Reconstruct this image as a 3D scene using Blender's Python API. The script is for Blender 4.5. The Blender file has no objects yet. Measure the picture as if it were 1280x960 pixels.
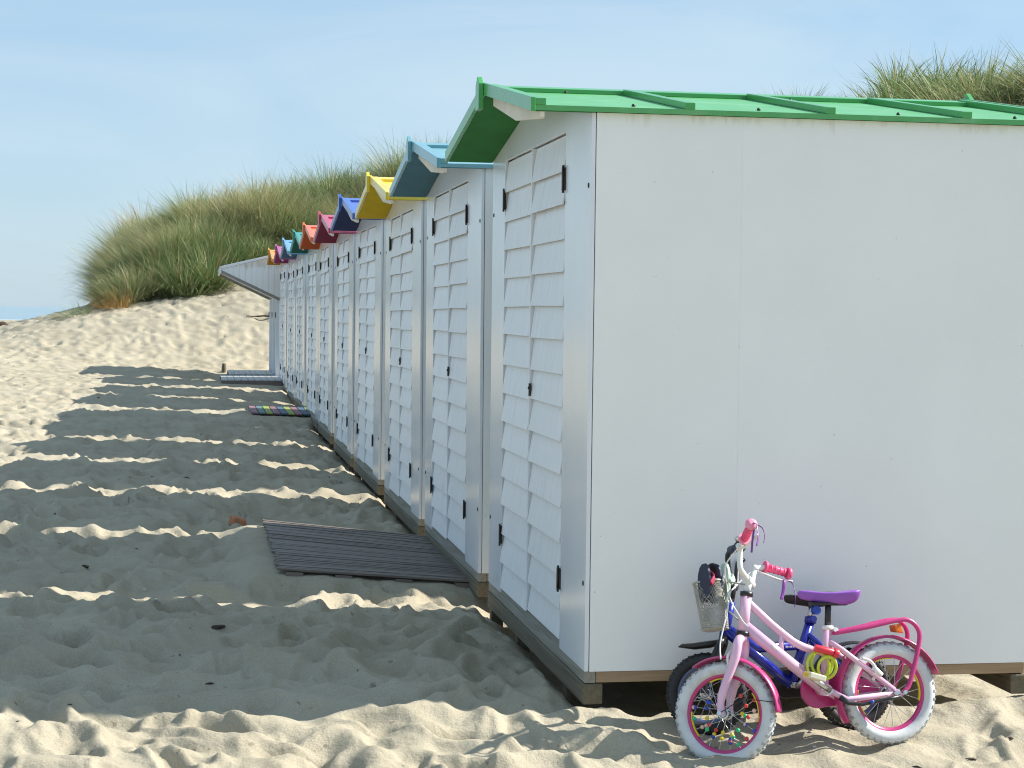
import bpy, bmesh, math, random
import numpy as np
from mathutils import Vector, Matrix
random.seed(4)
R = math.radians
sc = bpy.context.scene
col = sc.collection

# ------------------------------------------------------------------ helpers
def vec(*a): return Vector(a)

class MB:
    """collects simple shapes into one mesh"""
    def __init__(s): s.v = []; s.f = []; s.m = []; s.sm = []
    def add(s, vs, fs, mi=0, smooth=False):
        o = len(s.v); s.v += [tuple(p) for p in vs]
        for q in fs: s.f.append(tuple(i + o for i in q)); s.m.append(mi); s.sm.append(smooth)
        return s
    def box(s, x0, x1, y0, y1, z0, z1, mi=0):
        v = [(x, y, z) for x in (x0, x1) for y in (y0, y1) for z in (z0, z1)]
        return s.add(v, [(0, 1, 3, 2), (4, 6, 7, 5), (0, 4, 5, 1), (2, 3, 7, 6), (0, 2, 6, 4), (1, 5, 7, 3)], mi)
    def hexa(s, p, mi=0):            # 8 points: bottom 4 (ccw from above), top 4
        return s.add(p, [(3, 2, 1, 0), (4, 5, 6, 7), (0, 1, 5, 4), (1, 2, 6, 5), (2, 3, 7, 6), (3, 0, 4, 7)], mi)
    def prism(s, poly, axis, a, b, mi=0):
        """polygon of 2-tuples extruded along an axis (0: poly=(y,z); 1: poly=(x,z); 2: poly=(x,y))"""
        n = len(poly)
        def pt(p, t):
            return (t, p[0], p[1]) if axis == 0 else (p[0], t, p[1]) if axis == 1 else (p[0], p[1], t)
        area = sum(poly[i][0] * poly[(i + 1) % n][1] - poly[(i + 1) % n][0] * poly[i][1] for i in range(n))
        if axis == 1: area = -area
        if area < 0: poly = poly[::-1]
        v = [pt(p, a) for p in poly] + [pt(p, b) for p in poly]
        if b < a: a, b = b, a; v = v[n:] + v[:n]
        f = [tuple(range(n))[::-1], tuple(range(n, 2 * n))]
        f += [(i, (i + 1) % n, n + (i + 1) % n, n + i) for i in range(n)]
        return s.add(v, f, mi)
    def tube(s, pts, r, n=10, mi=0, caps=True, flat=(1, 1)):
        pts = [Vector(p) for p in pts]
        rs = r if isinstance(r, (list, tuple)) else [r] * len(pts)
        vs = []; up = None
        for i, p in enumerate(pts):
            t = (pts[min(i + 1, len(pts) - 1)] - pts[max(i - 1, 0)]).normalized()
            if up is None:
                up = Vector((0, 0, 1)) if abs(t.z) < .9 else Vector((0, 1, 0))
            a = t.cross(up).normalized(); up = a.cross(t).normalized()
            for k in range(n):
                th = 2 * math.pi * k / n
                vs.append(p + a * math.cos(th) * rs[i] * flat[0] + up * math.sin(th) * rs[i] * flat[1])
        fs = []
        for i in range(len(pts) - 1):
            for k in range(n):
                k2 = (k + 1) % n
                fs.append((i * n + k, i * n + k2, (i + 1) * n + k2, (i + 1) * n + k))
        s.add(vs, fs, mi, True)
        if caps:
            o = len(s.v) - len(vs)
            s.f.append(tuple(o + k for k in range(n))[::-1]); s.m.append(mi); s.sm.append(False)
            e = o + (len(pts) - 1) * n
            s.f.append(tuple(e + k for k in range(n))); s.m.append(mi); s.sm.append(False)
        return s
    def ring(s, c, Rr, prof, n=48, mi=0, a0=0, a1=2 * math.pi):
        """profile [(dr, dy)] swept about the y axis through c; closed profile"""
        full = abs(a1 - a0 - 2 * math.pi) < 1e-6
        cnt = n if full else n + 1
        m = len(prof); vs = []
        for i in range(cnt):
            th = a0 + (a1 - a0) * i / n
            for dr, dy in prof:
                vs.append((c[0] + (Rr + dr) * math.cos(th), c[1] + dy, c[2] + (Rr + dr) * math.sin(th)))
        fs = []
        for i in range(n):
            j = (i + 1) % cnt
            for k in range(m):
                k2 = (k + 1) % m
                fs.append((i * m + k, i * m + k2, j * m + k2, j * m + k))
        if not full:
            fs.append(tuple(range(m))[::-1]); fs.append(tuple((cnt - 1) * m + k for k in range(m)))
        return s.add(vs, fs, mi, True)
    def sphere(s, c, r, n=10, mi=0, sc3=(1, 1, 1)):
        vs = []; fs = []; h = max(4, n // 2 + 1)
        for i in range(h + 1):
            ph = math.pi * i / h
            for k in range(n):
                th = 2 * math.pi * k / n
                vs.append((c[0] + r * sc3[0] * math.sin(ph) * math.cos(th), c[1] + r * sc3[1] * math.sin(ph) * math.sin(th), c[2] + r * sc3[2] * math.cos(ph)))
        for i in range(h):
            for k in range(n):
                k2 = (k + 1) % n
                fs.append((i * n + k, (i + 1) * n + k, (i + 1) * n + k2, i * n + k2))
        return s.add(vs, fs, mi, True)
    def build(s, name, mats, parent=None, bevel=0, xf=None):
        me = bpy.data.meshes.new(name)
        vs = s.v if xf is None else [tuple(xf @ Vector(p)) for p in s.v]
        me.from_pydata(vs, [], s.f)
        for m in (mats if isinstance(mats, (list, tuple)) else [mats]): me.materials.append(m)
        me.polygons.foreach_set('material_index', s.m)
        me.polygons.foreach_set('use_smooth', s.sm)
        me.validate(); me.update()
        bm = bmesh.new(); bm.from_mesh(me)
        bmesh.ops.remove_doubles(bm, verts=bm.verts, dist=1e-6) if any(s.sm) else None
        bmesh.ops.recalc_face_normals(bm, faces=bm.faces); bm.to_mesh(me); bm.free()
        o = bpy.data.objects.new(name, me); col.objects.link(o)
        if parent: o.parent = parent
        if bevel:
            b = o.modifiers.new('Bevel', 'BEVEL'); b.width = bevel; b.segments = 2; b.limit_method = 'ANGLE'; b.angle_limit = R(40)
        return o

def tag(o, label=None, cat=None, group=None, kind=None):
    if label: o['label'] = label
    if cat: o['category'] = cat
    if group: o['group'] = group
    if kind: o['kind'] = kind
    return o

def empty(name, loc=(0, 0, 0), label=None, cat=None, group=None):
    o = bpy.data.objects.new(name, None); col.objects.link(o); o.location = loc
    o.empty_display_size = .1
    return tag(o, label, cat, group)

def copy_tree(o, parent=None):
    c = o.copy(); col.objects.link(c)
    if parent: c.parent = parent
    for ch in list(o.children): copy_tree(ch, c)
    return c

# ------------------------------------------------------------------ materials
def node(nt, t, **kw):
    n = nt.nodes.new(t)
    for k, v in kw.items():
        if k in n.inputs: n.inputs[k].default_value = v
        else: setattr(n, k, v)
    return n

def mat(name, c, rough=.5, var=.08, scale=8, bump=0, bscale=60, metal=0, c2=None, c2scale=3, c2lo=.55, c2hi=.75, spec=.5, stretch=(1, 1, 1), coat=0, objrand=0):
    m = bpy.data.materials.new(name); m.use_nodes = True
    nt = m.node_tree; L = nt.links
    b = nt.nodes['Principled BSDF']
    b.inputs['Roughness'].default_value = rough; b.inputs['Metallic'].default_value = metal
    b.inputs['Specular IOR Level'].default_value = spec
    b.inputs['Coat Weight'].default_value = coat; b.inputs['Coat Roughness'].default_value = .12
    tc = node(nt, 'ShaderNodeTexCoord'); mp = node(nt, 'ShaderNodeMapping'); mp.inputs['Scale'].default_value = stretch
    L.new(tc.outputs['Object'], mp.inputs['Vector'])
    nz = node(nt, 'ShaderNodeTexNoise', Scale=scale, Detail=6.0, Roughness=.6); 
    vsrc = mp.outputs[0]
    if objrand:
        oi0 = node(nt, 'ShaderNodeObjectInfo'); ad = node(nt, 'ShaderNodeVectorMath', operation='ADD'); ml = node(nt, 'ShaderNodeMath', operation='MULTIPLY'); ml.inputs[1].default_value = 61.0
        L.new(oi0.outputs['Random'], ml.inputs[0]); L.new(mp.outputs[0], ad.inputs[0]); L.new(ml.outputs[0], ad.inputs[1]); vsrc = ad.outputs[0]
    L.new(vsrc, nz.inputs['Vector'])
    rm = node(nt, 'ShaderNodeMapRange'); rm.inputs['From Min'].default_value = .3; rm.inputs['From Max'].default_value = .7
    rm.inputs['To Min'].default_value = 1 - var; rm.inputs['To Max'].default_value = 1 + var
    L.new(nz.outputs['Fac'], rm.inputs['Value'])
    hv = node(nt, 'ShaderNodeHueSaturation', Color=(*c, 1))
    if objrand:
        oi = node(nt, 'ShaderNodeObjectInfo'); r2 = node(nt, 'ShaderNodeMapRange')
        r2.inputs['To Min'].default_value = 1 - objrand; r2.inputs['To Max'].default_value = 1 + objrand
        L.new(oi.outputs['Random'], r2.inputs['Value'])
        mm = node(nt, 'ShaderNodeMath', operation='MULTIPLY'); L.new(rm.outputs[0], mm.inputs[0]); L.new(r2.outputs[0], mm.inputs[1])
        L.new(mm.outputs[0], hv.inputs['Value'])
    else: L.new(rm.outputs[0], hv.inputs['Value'])
    out = hv.outputs[0]
    if c2 is not None:
        n2 = node(nt, 'ShaderNodeTexNoise', Scale=c2scale, Detail=8.0, Roughness=.7); L.new(vsrc, n2.inputs['Vector'])
        r3 = node(nt, 'ShaderNodeMapRange'); r3.inputs['From Min'].default_value = c2lo; r3.inputs['From Max'].default_value = c2hi
        L.new(n2.outputs['Fac'], r3.inputs['Value'])
        mx = node(nt, 'ShaderNodeMix', data_type='RGBA'); L.new(r3.outputs[0], mx.inputs[0]); L.new(out, mx.inputs[6]); mx.inputs[7].default_value = (*c2, 1)
        out = mx.outputs[2]
    L.new(out, b.inputs['Base Color'])
    if bump:
        n3 = node(nt, 'ShaderNodeTexNoise', Scale=bscale, Detail=5.0); L.new(vsrc, n3.inputs['Vector'])
        bp = node(nt, 'ShaderNodeBump', Strength=bump, Distance=.004); L.new(n3.outputs['Fac'], bp.inputs['Height'])
        L.new(bp.outputs[0], b.inputs['Normal'])
    return m

def wood(name, c, c2, rough=.75, along=1, bump=.4):
    st = [26, 26, 26]; st[along] = 1.4
    return mat(name, c, rough, .18, 1.6, bump, 3.2, c2=c2, c2scale=1.3, c2lo=.45, c2hi=.7, stretch=tuple(st))

M = {}
M['front'] = mat('white gloss panel', (.76, .79, .83), .2, .03, 3, .04, 9, c2=(.60, .60, .56), c2scale=1.6, c2lo=.62, c2hi=.85, objrand=.03)
M['shingle'] = mat('white painted plate', (.80, .82, .84), .42, .06, 4, .25, 9, c2=(.46, .46, .45), c2scale=2.6, c2lo=.585, c2hi=.80, stretch=(1, 9, 1.1), objrand=.04)
M['backing'] = mat('cream backing board', (.62, .57, .46), .6, .1)
M['soffit'] = mat('cream plywood', (.70, .64, .52), .55, .1, 6)
M['joist_grey'] = wood('weathered joist', (.29, .275, .23), (.17, .155, .125))
M['joist_new'] = wood('pale pine joist', (.37, .26, .155), (.23, .15, .09), along=0)
M['skid'] = wood('treated skid', (.15, .125, .08), (.08, .065, .04))
M['end_grain'] = mat('end grain', (.22, .18, .12), .8, .25, 30)
M['hinge'] = mat('weathered hinge', (.05, .045, .04), .55, .3, 40, metal=.5)
M['bolt'] = mat('black bolt head', (.015, .015, .017), .4)
M['deckdark'] = wood('dark slat', (.19, .155, .13), (.09, .074, .064), .55, along=0)
M['deckwhite'] = wood('whitewashed plank', (.56, .57, .57), (.42, .42, .40), .7, along=1)
M['metal'] = mat('dull zinc', (.42, .44, .46), .35, .1, metal=.9)

def side_wall_mat():
    m = mat('white side panel', (.84, .85, .84), .5, .025, 2.2, .05, 120, objrand=.02)
    nt = m.node_tree; L = nt.links; b = nt.nodes['Principled BSDF']
    src = b.inputs['Base Color'].links[0].from_socket
    tc = node(nt, 'ShaderNodeTexCoord')
    # drip stains with a shape of their own below the roof edge
    mp = node(nt, 'ShaderNodeMapping'); mp.inputs['Scale'].default_value = (11, 1, 2.2); L.new(tc.outputs['Object'], mp.inputs[0])
    n = node(nt, 'ShaderNodeTexNoise', Scale=1.6, Detail=7.0, Roughness=.65); L.new(mp.outputs[0], n.inputs['Vector'])
    sx = node(nt, 'ShaderNodeSeparateXYZ'); L.new(tc.outputs['Object'], sx.inputs[0])
    r = node(nt, 'ShaderNodeMapRange'); r.inputs['From Min'].default_value = 1.93; r.inputs['From Max'].default_value = 2.13; r.inputs['To Min'].default_value = -.55; r.inputs['To Max'].default_value = .02
    L.new(sx.outputs[2], r.inputs[0])
    a = node(nt, 'ShaderNodeMath', operation='ADD'); L.new(n.outputs['Fac'], a.inputs[0]); L.new(r.outputs[0], a.inputs[1])
    r2 = node(nt, 'ShaderNodeMapRange'); r2.inputs['From Min'].default_value = .38; r2.inputs['From Max'].default_value = .62; r2.inputs['To Max'].default_value = .55; L.new(a.outputs[0], r2.inputs[0])
    mx = node(nt, 'ShaderNodeMix', data_type='RGBA'); mx.inputs[7].default_value = (.52, .43, .26, 1); L.new(r2.outputs[0], mx.inputs[0]); L.new(src, mx.inputs[6])
    # short scuffs and specks
    mp2 = node(nt, 'ShaderNodeMapping'); mp2.inputs['Scale'].default_value = (3, 1, 34); mp2.inputs['Rotation'].default_value = (0, .06, 0); L.new(tc.outputs['Object'], mp2.inputs[0])
    n2 = node(nt, 'ShaderNodeTexNoise', Scale=2.1, Detail=3.0, Roughness=.8); L.new(mp2.outputs[0], n2.inputs['Vector'])
    r3 = node(nt, 'ShaderNodeMapRange'); r3.inputs['From Min'].default_value = .715; r3.inputs['From Max'].default_value = .76; r3.inputs['To Max'].default_value = .5; L.new(n2.outputs['Fac'], r3.inputs[0])
    mx2 = node(nt, 'ShaderNodeMix', data_type='RGBA'); mx2.inputs[7].default_value = (.25, .24, .23, 1); L.new(r3.outputs[0], mx2.inputs[0]); L.new(mx.outputs[2], mx2.inputs[6])
    n4 = node(nt, 'ShaderNodeTexNoise', Scale=42.0, Detail=2.0); L.new(tc.outputs['Object'], n4.inputs['Vector'])
    r4 = node(nt, 'ShaderNodeMapRange'); r4.inputs['From Min'].default_value = .745; r4.inputs['From Max'].default_value = .79; r4.inputs['To Max'].default_value = .6; L.new(n4.outputs['Fac'], r4.inputs[0])
    mx3 = node(nt, 'ShaderNodeMix', data_type='RGBA'); mx3.inputs[7].default_value = (.30, .29, .26, 1); L.new(r4.outputs[0], mx3.inputs[0]); L.new(mx2.outputs[2], mx3.inputs[6])
    L.new(mx3.outputs[2], b.inputs['Base Color'])
    return m
M['side'] = side_wall_mat()

ROOFS = [  # word, base colour
    ('green', (.07, .35, .09)), ('pale blue', (.15, .36, .42)), ('yellow', (.78, .58, .03)), ('royal blue', (.05, .13, .48)),
    ('crimson', (.50, .055, .12)), ('orange', (.74, .16, .035)), ('sea green', (.02, .30, .24)), ('light blue', (.16, .38, .58)),
    ('magenta', (.48, .07, .26)), ('amber', (.80, .33, .02))]
UNDER_SHADE = [(.045, .20, .055), (.09, .20, .25), (.60, .42, .015), (.028, .04, .12), (.20, .022, .055), (.50, .09, .018), (.01, .11, .09), (.07, .13, .22), (.24, .028, .12), (.5, .2, .01)]  # each roof colour darkened, with the shade under the overhang painted in
for (w, c), u in zip(ROOFS, UNDER_SHADE): M['under ' + w] = mat('roof underside shade ' + w, u, .75, .1, 7, .1, 50, spec=.12)
for w, c in ROOFS:
    M['sheet ' + w] = mat('roof sheet ' + w, tuple(x + (.9 - x) * .03 for x in c), .34, .08, 5, .1, 60, objrand=.03, c2=tuple(x + (.75 - x) * .22 for x in c), c2scale=5, c2lo=.5, c2hi=.75)
    M['roof ' + w] = mat('roof paint ' + w, c, .24, .06, 5, .06, 90, objrand=.03, c2=tuple(x * .72 + .06 for x in c), c2scale=3, c2lo=.5, c2hi=.8)

# ------------------------------------------------------------------ numpy noise
def _h(ix, iy, s):
    n = (ix.astype(np.int64) * 374761393 + iy.astype(np.int64) * 668265263 + s * 1442695041) & 0x7fffffff
    n = (n ^ (n >> 13)) * 1274126177 & 0x7fffffff
    n = (n ^ (n >> 15)) * 2246822519 & 0x7fffffff
    return ((n ^ (n >> 16)) & 0xffff) / 65535.0
def vnoise(x, y, s):
    ix = np.floor(x); iy = np.floor(y); fx = x - ix; fy = y - iy
    ux = fx ** 3 * (fx * (fx * 6 - 15) + 10); uy = fy ** 3 * (fy * (fy * 6 - 15) + 10)
    a = _h(ix, iy, s); b = _h(ix + 1, iy, s); c = _h(ix, iy + 1, s); d = _h(ix + 1, iy + 1, s)
    return (a + (b - a) * ux) * (1 - uy) + (c + (d - c) * ux) * uy - .5
def fbm(x, y, s, o=4):
    t = 0; a = 1
    for i in range(o):
        t = t + a * vnoise(x * 2 ** i + 17.3 * i, y * 2 ** i - 9.1 * i, s + i); a *= .5
    return t
def pits(x, y, s):
    """trodden dimples: overlapping bowls with soft crests between"""
    ix = np.floor(x); iy = np.floor(y); best = np.full(x.shape, 9.0); acc = 0; wsum = 0
    for dx in (-1, 0, 1):
        for dy in (-1, 0, 1):
            cx = ix + dx; cy = iy + dy
            px = cx + .15 + .7 * _h(cx, cy, s); py = cy + .15 + .7 * _h(cx, cy, s + 1)
            dep = .25 + .75 * _h(cx, cy, s + 2); an = _h(cx, cy, s + 3) * 3.14
            ddx = x - px; ddy = y - py
            ca = np.cos(an); sa = np.sin(an)
            u = ddx * ca + ddy * sa; v = -ddx * sa + ddy * ca
            q = (u * 1.1) ** 2 + (v * 1.9) ** 2
            acc = acc - dep * np.exp(-q * 3.6) + .42 * dep * np.exp(-((np.sqrt(q) - .78) / .26) ** 2)
    return acc
def prints(x, y, s, cell, hl, hw):
    """shoe-sized prints with steep edges and a pushed-up rim"""
    gx = x / cell; gy = y / cell; ix = np.floor(gx); iy = np.floor(gy); z = np.zeros(x.shape)
    for dx in (-1, 0, 1):
        for dy in (-1, 0, 1):
            cx = ix + dx; cy = iy + dy
            on = _h(cx, cy, s + 4) < .62
            px = (cx + .1 + .8 * _h(cx, cy, s)) * cell; py = (cy + .1 + .8 * _h(cx, cy, s + 1)) * cell
            an = _h(cx, cy, s + 3) * 6.28; dep = (.35 + .65 * _h(cx, cy, s + 2)) * on
            ca = np.cos(an); sa = np.sin(an)
            u = ((x - px) * ca + (y - py) * sa) / hl; v = (-(x - px) * sa + (y - py) * ca) / (hw * (1 + .25 * np.clip(((x - px) * ca + (y - py) * sa) / hl, -1, 1)))
            r = np.sqrt(u * u + v * v) + .12 * vnoise(x * 9, y * 9, s + 7)
            t = np.clip((1.22 - r) / .5, 0, 1); t = t * t * (3 - 2 * t)
            z = z - dep * t * (1 - .25 * u) + .38 * dep * np.exp(-((r - 1.42) / .26) ** 2) * (1 + .5 * np.clip(-u, -1, 1))
    return z
def sstep(a, b, x):
    t = np.clip((x - a) / (b - a), 0, 1); return t * t * (3 - 2 * t)

# ------------------------------------------------------------------ camera (fitted to the row of huts)
F = 2277.86; YAW = .1705; PIT = -.0393; ROLL = .0122
CAM = Vector((-1.4391, -6.6744, 1.3505))
fw = Vector((math.sin(YAW) * math.cos(PIT), math.cos(YAW) * math.cos(PIT), math.sin(PIT)))
rt = Vector((math.cos(YAW), -math.sin(YAW), 0)); up = rt.cross(fw)
rt, up = rt * math.cos(ROLL) + up * math.sin(ROLL), up * math.cos(ROLL) - rt * math.sin(ROLL)
cam = bpy.data.cameras.new('camera'); cam.sensor_width = 36; cam.lens = F * 36 / 1280; cam.clip_end = 20000; cam.clip_start = .1
co = bpy.data.objects.new('camera', cam); col.objects.link(co)
mw = Matrix((rt, up, -fw)).transposed().to_4x4(); mw.translation = CAM; co.matrix_world = mw
sc.camera = co

# ------------------------------------------------------------------ terrain
UC = np.array([-600, -200, 0, 60, 105, 118, 150, 180, 230, 300, 350, 400, 460, 510, 600, 700, 850, 965, 995, 1030, 1070, 1100, 1130, 1200, 1280, 1500, 2200.])
VC = np.array([430, 425, 409, 394, 384, 368, 330, 297, 275, 260, 257, 254, 248, 244, 240, 222, 205, 196, 148, 186, 160, 140, 132, 130, 136, 140, 150.])
BET = np.arctan((UC - 640) / F) + YAW
DT = np.where(BET > .14, np.minimum(42, 5.2 / np.sin(np.maximum(BET, .05))), 42)
DC = np.where(BET > .14, np.maximum(DT + 9, 9.5 / np.sin(np.maximum(BET, .05))), 51); DC = np.minimum(DC, 54); DC[UC < 110] = 46
ZC = CAM.z + (386 - VC) / F * DC
ZT = np.interp(UC, [-600, 0, 105, 300, 520, 640, 2200], [.5, .85, 1.3, 1.75, 1.9, .5, .3])
VEG = np.interp(UC, [95, 118], [0, 1])

def polar(x, y):
    dx = x - CAM.x; dy = y - CAM.y
    return np.arctan2(dx, dy), np.hypot(dx, dy)
# flattened pads under boards: x0,x1,y0,y1, z at x0, z at x1
PADS = [(-1.10, .05, 2.90, 5.10, -.002, -.092), (-.85, .05, 16.9, 18.9, .015, -.01), (-1.08, .0, 24.8, 30.0, .09, .06)]
def base_z(x, y):
    xl = np.clip(-x, 0, 7)
    z = -.165 + .048 * xl - .0026 * xl ** 2 + .22 * sstep(12, 32, y) + np.where(y < 0, .13 * np.maximum(y, -.75), 0)
    return z
def terrain(x, y, detail=True):
    b, d = polar(x, y)
    z = base_z(x, y)
    dt = np.interp(b, BET, DT); dc = np.interp(b, BET, DC); zt = np.interp(b, BET, ZT); zc = np.interp(b, BET, ZC)
    front = (np.abs(b) < 1.0)
    d0 = np.where(b > .14, dt - 1.5, dt - 5.5)
    z1 = z + np.maximum(zt - z, 0) * sstep(0, 1, (d - d0) / np.maximum(dt - d0, .1))
    t = np.clip((d - dt) / (dc - dt), 0, 1)
    z2 = z1 + (zc - zt) * (1 - (1 - t) ** 1.7)
    fall = sstep(0, 1, (d - dc - 2) / 26)
    z2 = z2 - fall * (np.where(b < -.055, 4.2, 2.0))
    z2 = z2 + ((.8 * fbm(x * .16 + 3, y * .16, 111, 2)) + .6 * fbm(x * .5, y * .5, 115, 2)) * sstep(.1, .55, t) * (1 - .6 * fall) * np.where(b > .17, .35, 1)
    side = sstep(1.0, .75, np.abs(b))
    z = z * (1 - side) + z2 * side
    if detail:
        wx = x + .22 * fbm(x * 1.3, y * 1.3, 5, 3); wy = y + .22 * fbm(x * 1.3, y * 1.3, 9, 3)
        h = .034 * fbm(x * .7, y * .7, 21, 3) + .046 * pits(wx / .46, wy / .46, 31) + .036 * pits(wx / .23 + 7, wy / .23, 51) + .010 * pits(wx / .105 + 3, wy / .105, 61) * np.clip(.5 + 1.6 * vnoise(x * 1.7, y * 1.7, 66), 0, 1.2)
        h = h + .048 * (.28 - np.abs(fbm(wx * 1.9, wy * 2.6, 181, 3))) + .030 * (.25 - np.abs(fbm(wx * 4.6, wy * 5.6, 191, 2)))
        h = h + .040 * prints(wx, wy, 141, .36, .135, .062) + .015 * prints(x, y, 161, .21, .06, .045)
        h = h + .012 * fbm(x * 5, y * 5, 71, 4) + .003 * fbm(x * 21, y * 21, 81, 2)
        amp = np.interp(y, [-9, -.4, .6, 5, 12, 25], [.95, .95, 1.3, 1.35, 1.1, .8]) * (1 - .5 * sstep(10, 30, np.abs(x)))
        shelter = sstep(-.12, .1, x) * sstep(-.02, .16, y) * sstep(32, 30, y) * sstep(3.6, 3.0, x)
        amp = amp * (1 - .75 * shelter)
        calm = sstep(.0, .3, x) * sstep(1.6, 1.3, x) * sstep(-.95, -.7, y)
        amp = amp * (1 - .55 * calm); z = z - .012 * calm
        z = z + h * amp - .065 * shelter
        # wind drifts on the steep sand below the grass
        z = z + (.09 * fbm(x * .8, y * .5, 91, 3) + .035 * fbm(x * 2.6, y * 2.6, 95, 3)) * sstep(0, 1, (d - d0) / 5) * side
        for x0, x1, y0, y1, za, zb in PADS:
            mask = sstep(x0 - .25, x0, x) * sstep(x1 + .25, x1, x) * sstep(y0 - .2, y0 + .05, y) * sstep(y1 + .2, y1 - .05, y)
            zz = za + (zb - za) * (x - x0) / (x1 - x0) - .03 + .15 * h
            z = z * (1 - mask) + zz * mask
    return z

def grid_mesh(name, X, Y, Z, material, wrap=True):
    r, c = X.shape
    me = bpy.data.meshes.new(name)
    n = r * c; me.vertices.add(n)
    me.vertices.foreach_set('co', np.stack([X, Y, Z], -1).astype(np.float32).ravel())
    i = np.arange(r - 1)[:, None]; j = np.arange(c if wrap else c - 1)[None, :]; j2 = (j + 1) % c
    q = np.stack([np.broadcast_to(i * c + j, (r - 1, j.shape[1])), i * c + j2, (i + 1) * c + j2, np.broadcast_to((i + 1) * c + j, (r - 1, j.shape[1]))], -1)[..., ::-1].reshape(-1, 4)
    nf = len(q); me.loops.add(nf * 4); me.loops.foreach_set('vertex_index', q.ravel().astype(np.int32))
    me.polygons.add(nf); me.polygons.foreach_set('loop_start', (np.arange(nf) * 4).astype(np.int32))
    me.polygons.foreach_set('use_smooth', np.ones(nf, bool)); me.materials.append(material)
    me.update(calc_edges=True); me.validate()
    o = bpy.data.objects.new(name, me); col.objects.link(o); return o

def sand_mat():
    m = bpy.data.materials.new('trodden beach sand'); m.use_nodes = True; nt = m.node_tree; L = nt.links
    b = nt.nodes['Principled BSDF']; b.inputs['Roughness'].default_value = .95; b.inputs['Specular IOR Level'].default_value = .15
    tc = node(nt, 'ShaderNodeTexCoord')
    n1 = node(nt, 'ShaderNodeTexNoise', Scale=1.1, Detail=6.0); n2 = node(nt, 'ShaderNodeTexNoise', Scale=160.0, Detail=3.0, Roughness=.7); n3 = node(nt, 'ShaderNodeTexNoise', Scale=21.0, Detail=4.0)
    for n in (n1, n2, n3): L.new(tc.outputs['Object'], n.inputs['Vector'])
    r1 = node(nt, 'ShaderNodeValToRGB'); e = r1.color_ramp.elements
    e[0].position = .3; e[0].color = (.345, .305, .225, 1); e[1].position = .72; e[1].color = (.435, .39, .295, 1); L.new(n1.outputs['Fac'], r1.inputs[0])
    r2 = node(nt, 'ShaderNodeMapRange'); r2.inputs['From Min'].default_value = .3; r2.inputs['From Max'].default_value = .7; r2.inputs['To Min'].default_value = .84; r2.inputs['To Max'].default_value = 1.14; L.new(n2.outputs['Fac'], r2.inputs[0])
    hv = node(nt, 'ShaderNodeHueSaturation'); L.new(r1.outputs[0], hv.inputs['Color']); L.new(r2.outputs[0], hv.inputs['Value'])
    r3 = node(nt, 'ShaderNodeMapRange'); r3.inputs['From Min'].default_value = .68; r3.inputs['From Max'].default_value = .73; r3.inputs['To Max'].default_value = .6; L.new(n3.outputs['Fac'], r3.inputs[0])
    mx = node(nt, 'ShaderNodeMix', data_type='RGBA'); mx.inputs[7].default_value = (.13, .10, .07, 1); L.new(r3.outputs[0], mx.inputs[0]); L.new(hv.outputs[0], mx.inputs[6])
    L.new(mx.outputs[2], b.inputs['Base Color'])
    n5 = node(nt, 'ShaderNodeTexNoise', Scale=45.0, Detail=6.0, Roughness=.65); L.new(tc.outputs['Object'], n5.inputs['Vector'])
    bp = node(nt, 'ShaderNodeBump', Strength=.6, Distance=.012); L.new(n5.outputs['Fac'], bp.inputs['Height'])
    b2 = node(nt, 'ShaderNodeBump', Strength=.35, Distance=.003); L.new(n2.outputs['Fac'], b2.inputs['Height']); L.new(bp.outputs[0], b2.inputs['Normal'])
    L.new(b2.outputs[0], b.inputs['Normal']); return m

def build_sand():
    bs = [YAW]
    lo, hi = YAW - .42, YAW + .42
    dense = np.arange(lo + .08, hi - .06, .00135)
    left = np.linspace(-math.pi, lo + .08, 90, endpoint=False); right = np.linspace(hi - .06, math.pi, 90, endpoint=False)
    B = np.concatenate([left, dense, right])
    rr = [.25]
    while rr[-1] < 130:
        r = rr[-1]
        if r < 4.8: rr.append(r * 1.12 if r < 3.5 else r + .12)
        elif r < 30: rr.append(r + min(.00036 * r * r, .0042 * r))
        else: rr.append(r + (.062 if r < 45 else .2) if r < 62 else r * 1.05)
    rr = np.array(rr)
    Bm, Rm = np.meshgrid(B, rr)
    X = CAM.x + Rm * np.sin(Bm); Y = CAM.y + Rm * np.cos(Bm)
    return grid_mesh('sand_ground', X, Y, terrain(X, Y), sand_mat())
g = build_sand(); tag(g, kind='structure')

def gz(x, y): return float(terrain(np.array([float(x)]), np.array([float(y)]))[0])

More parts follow.
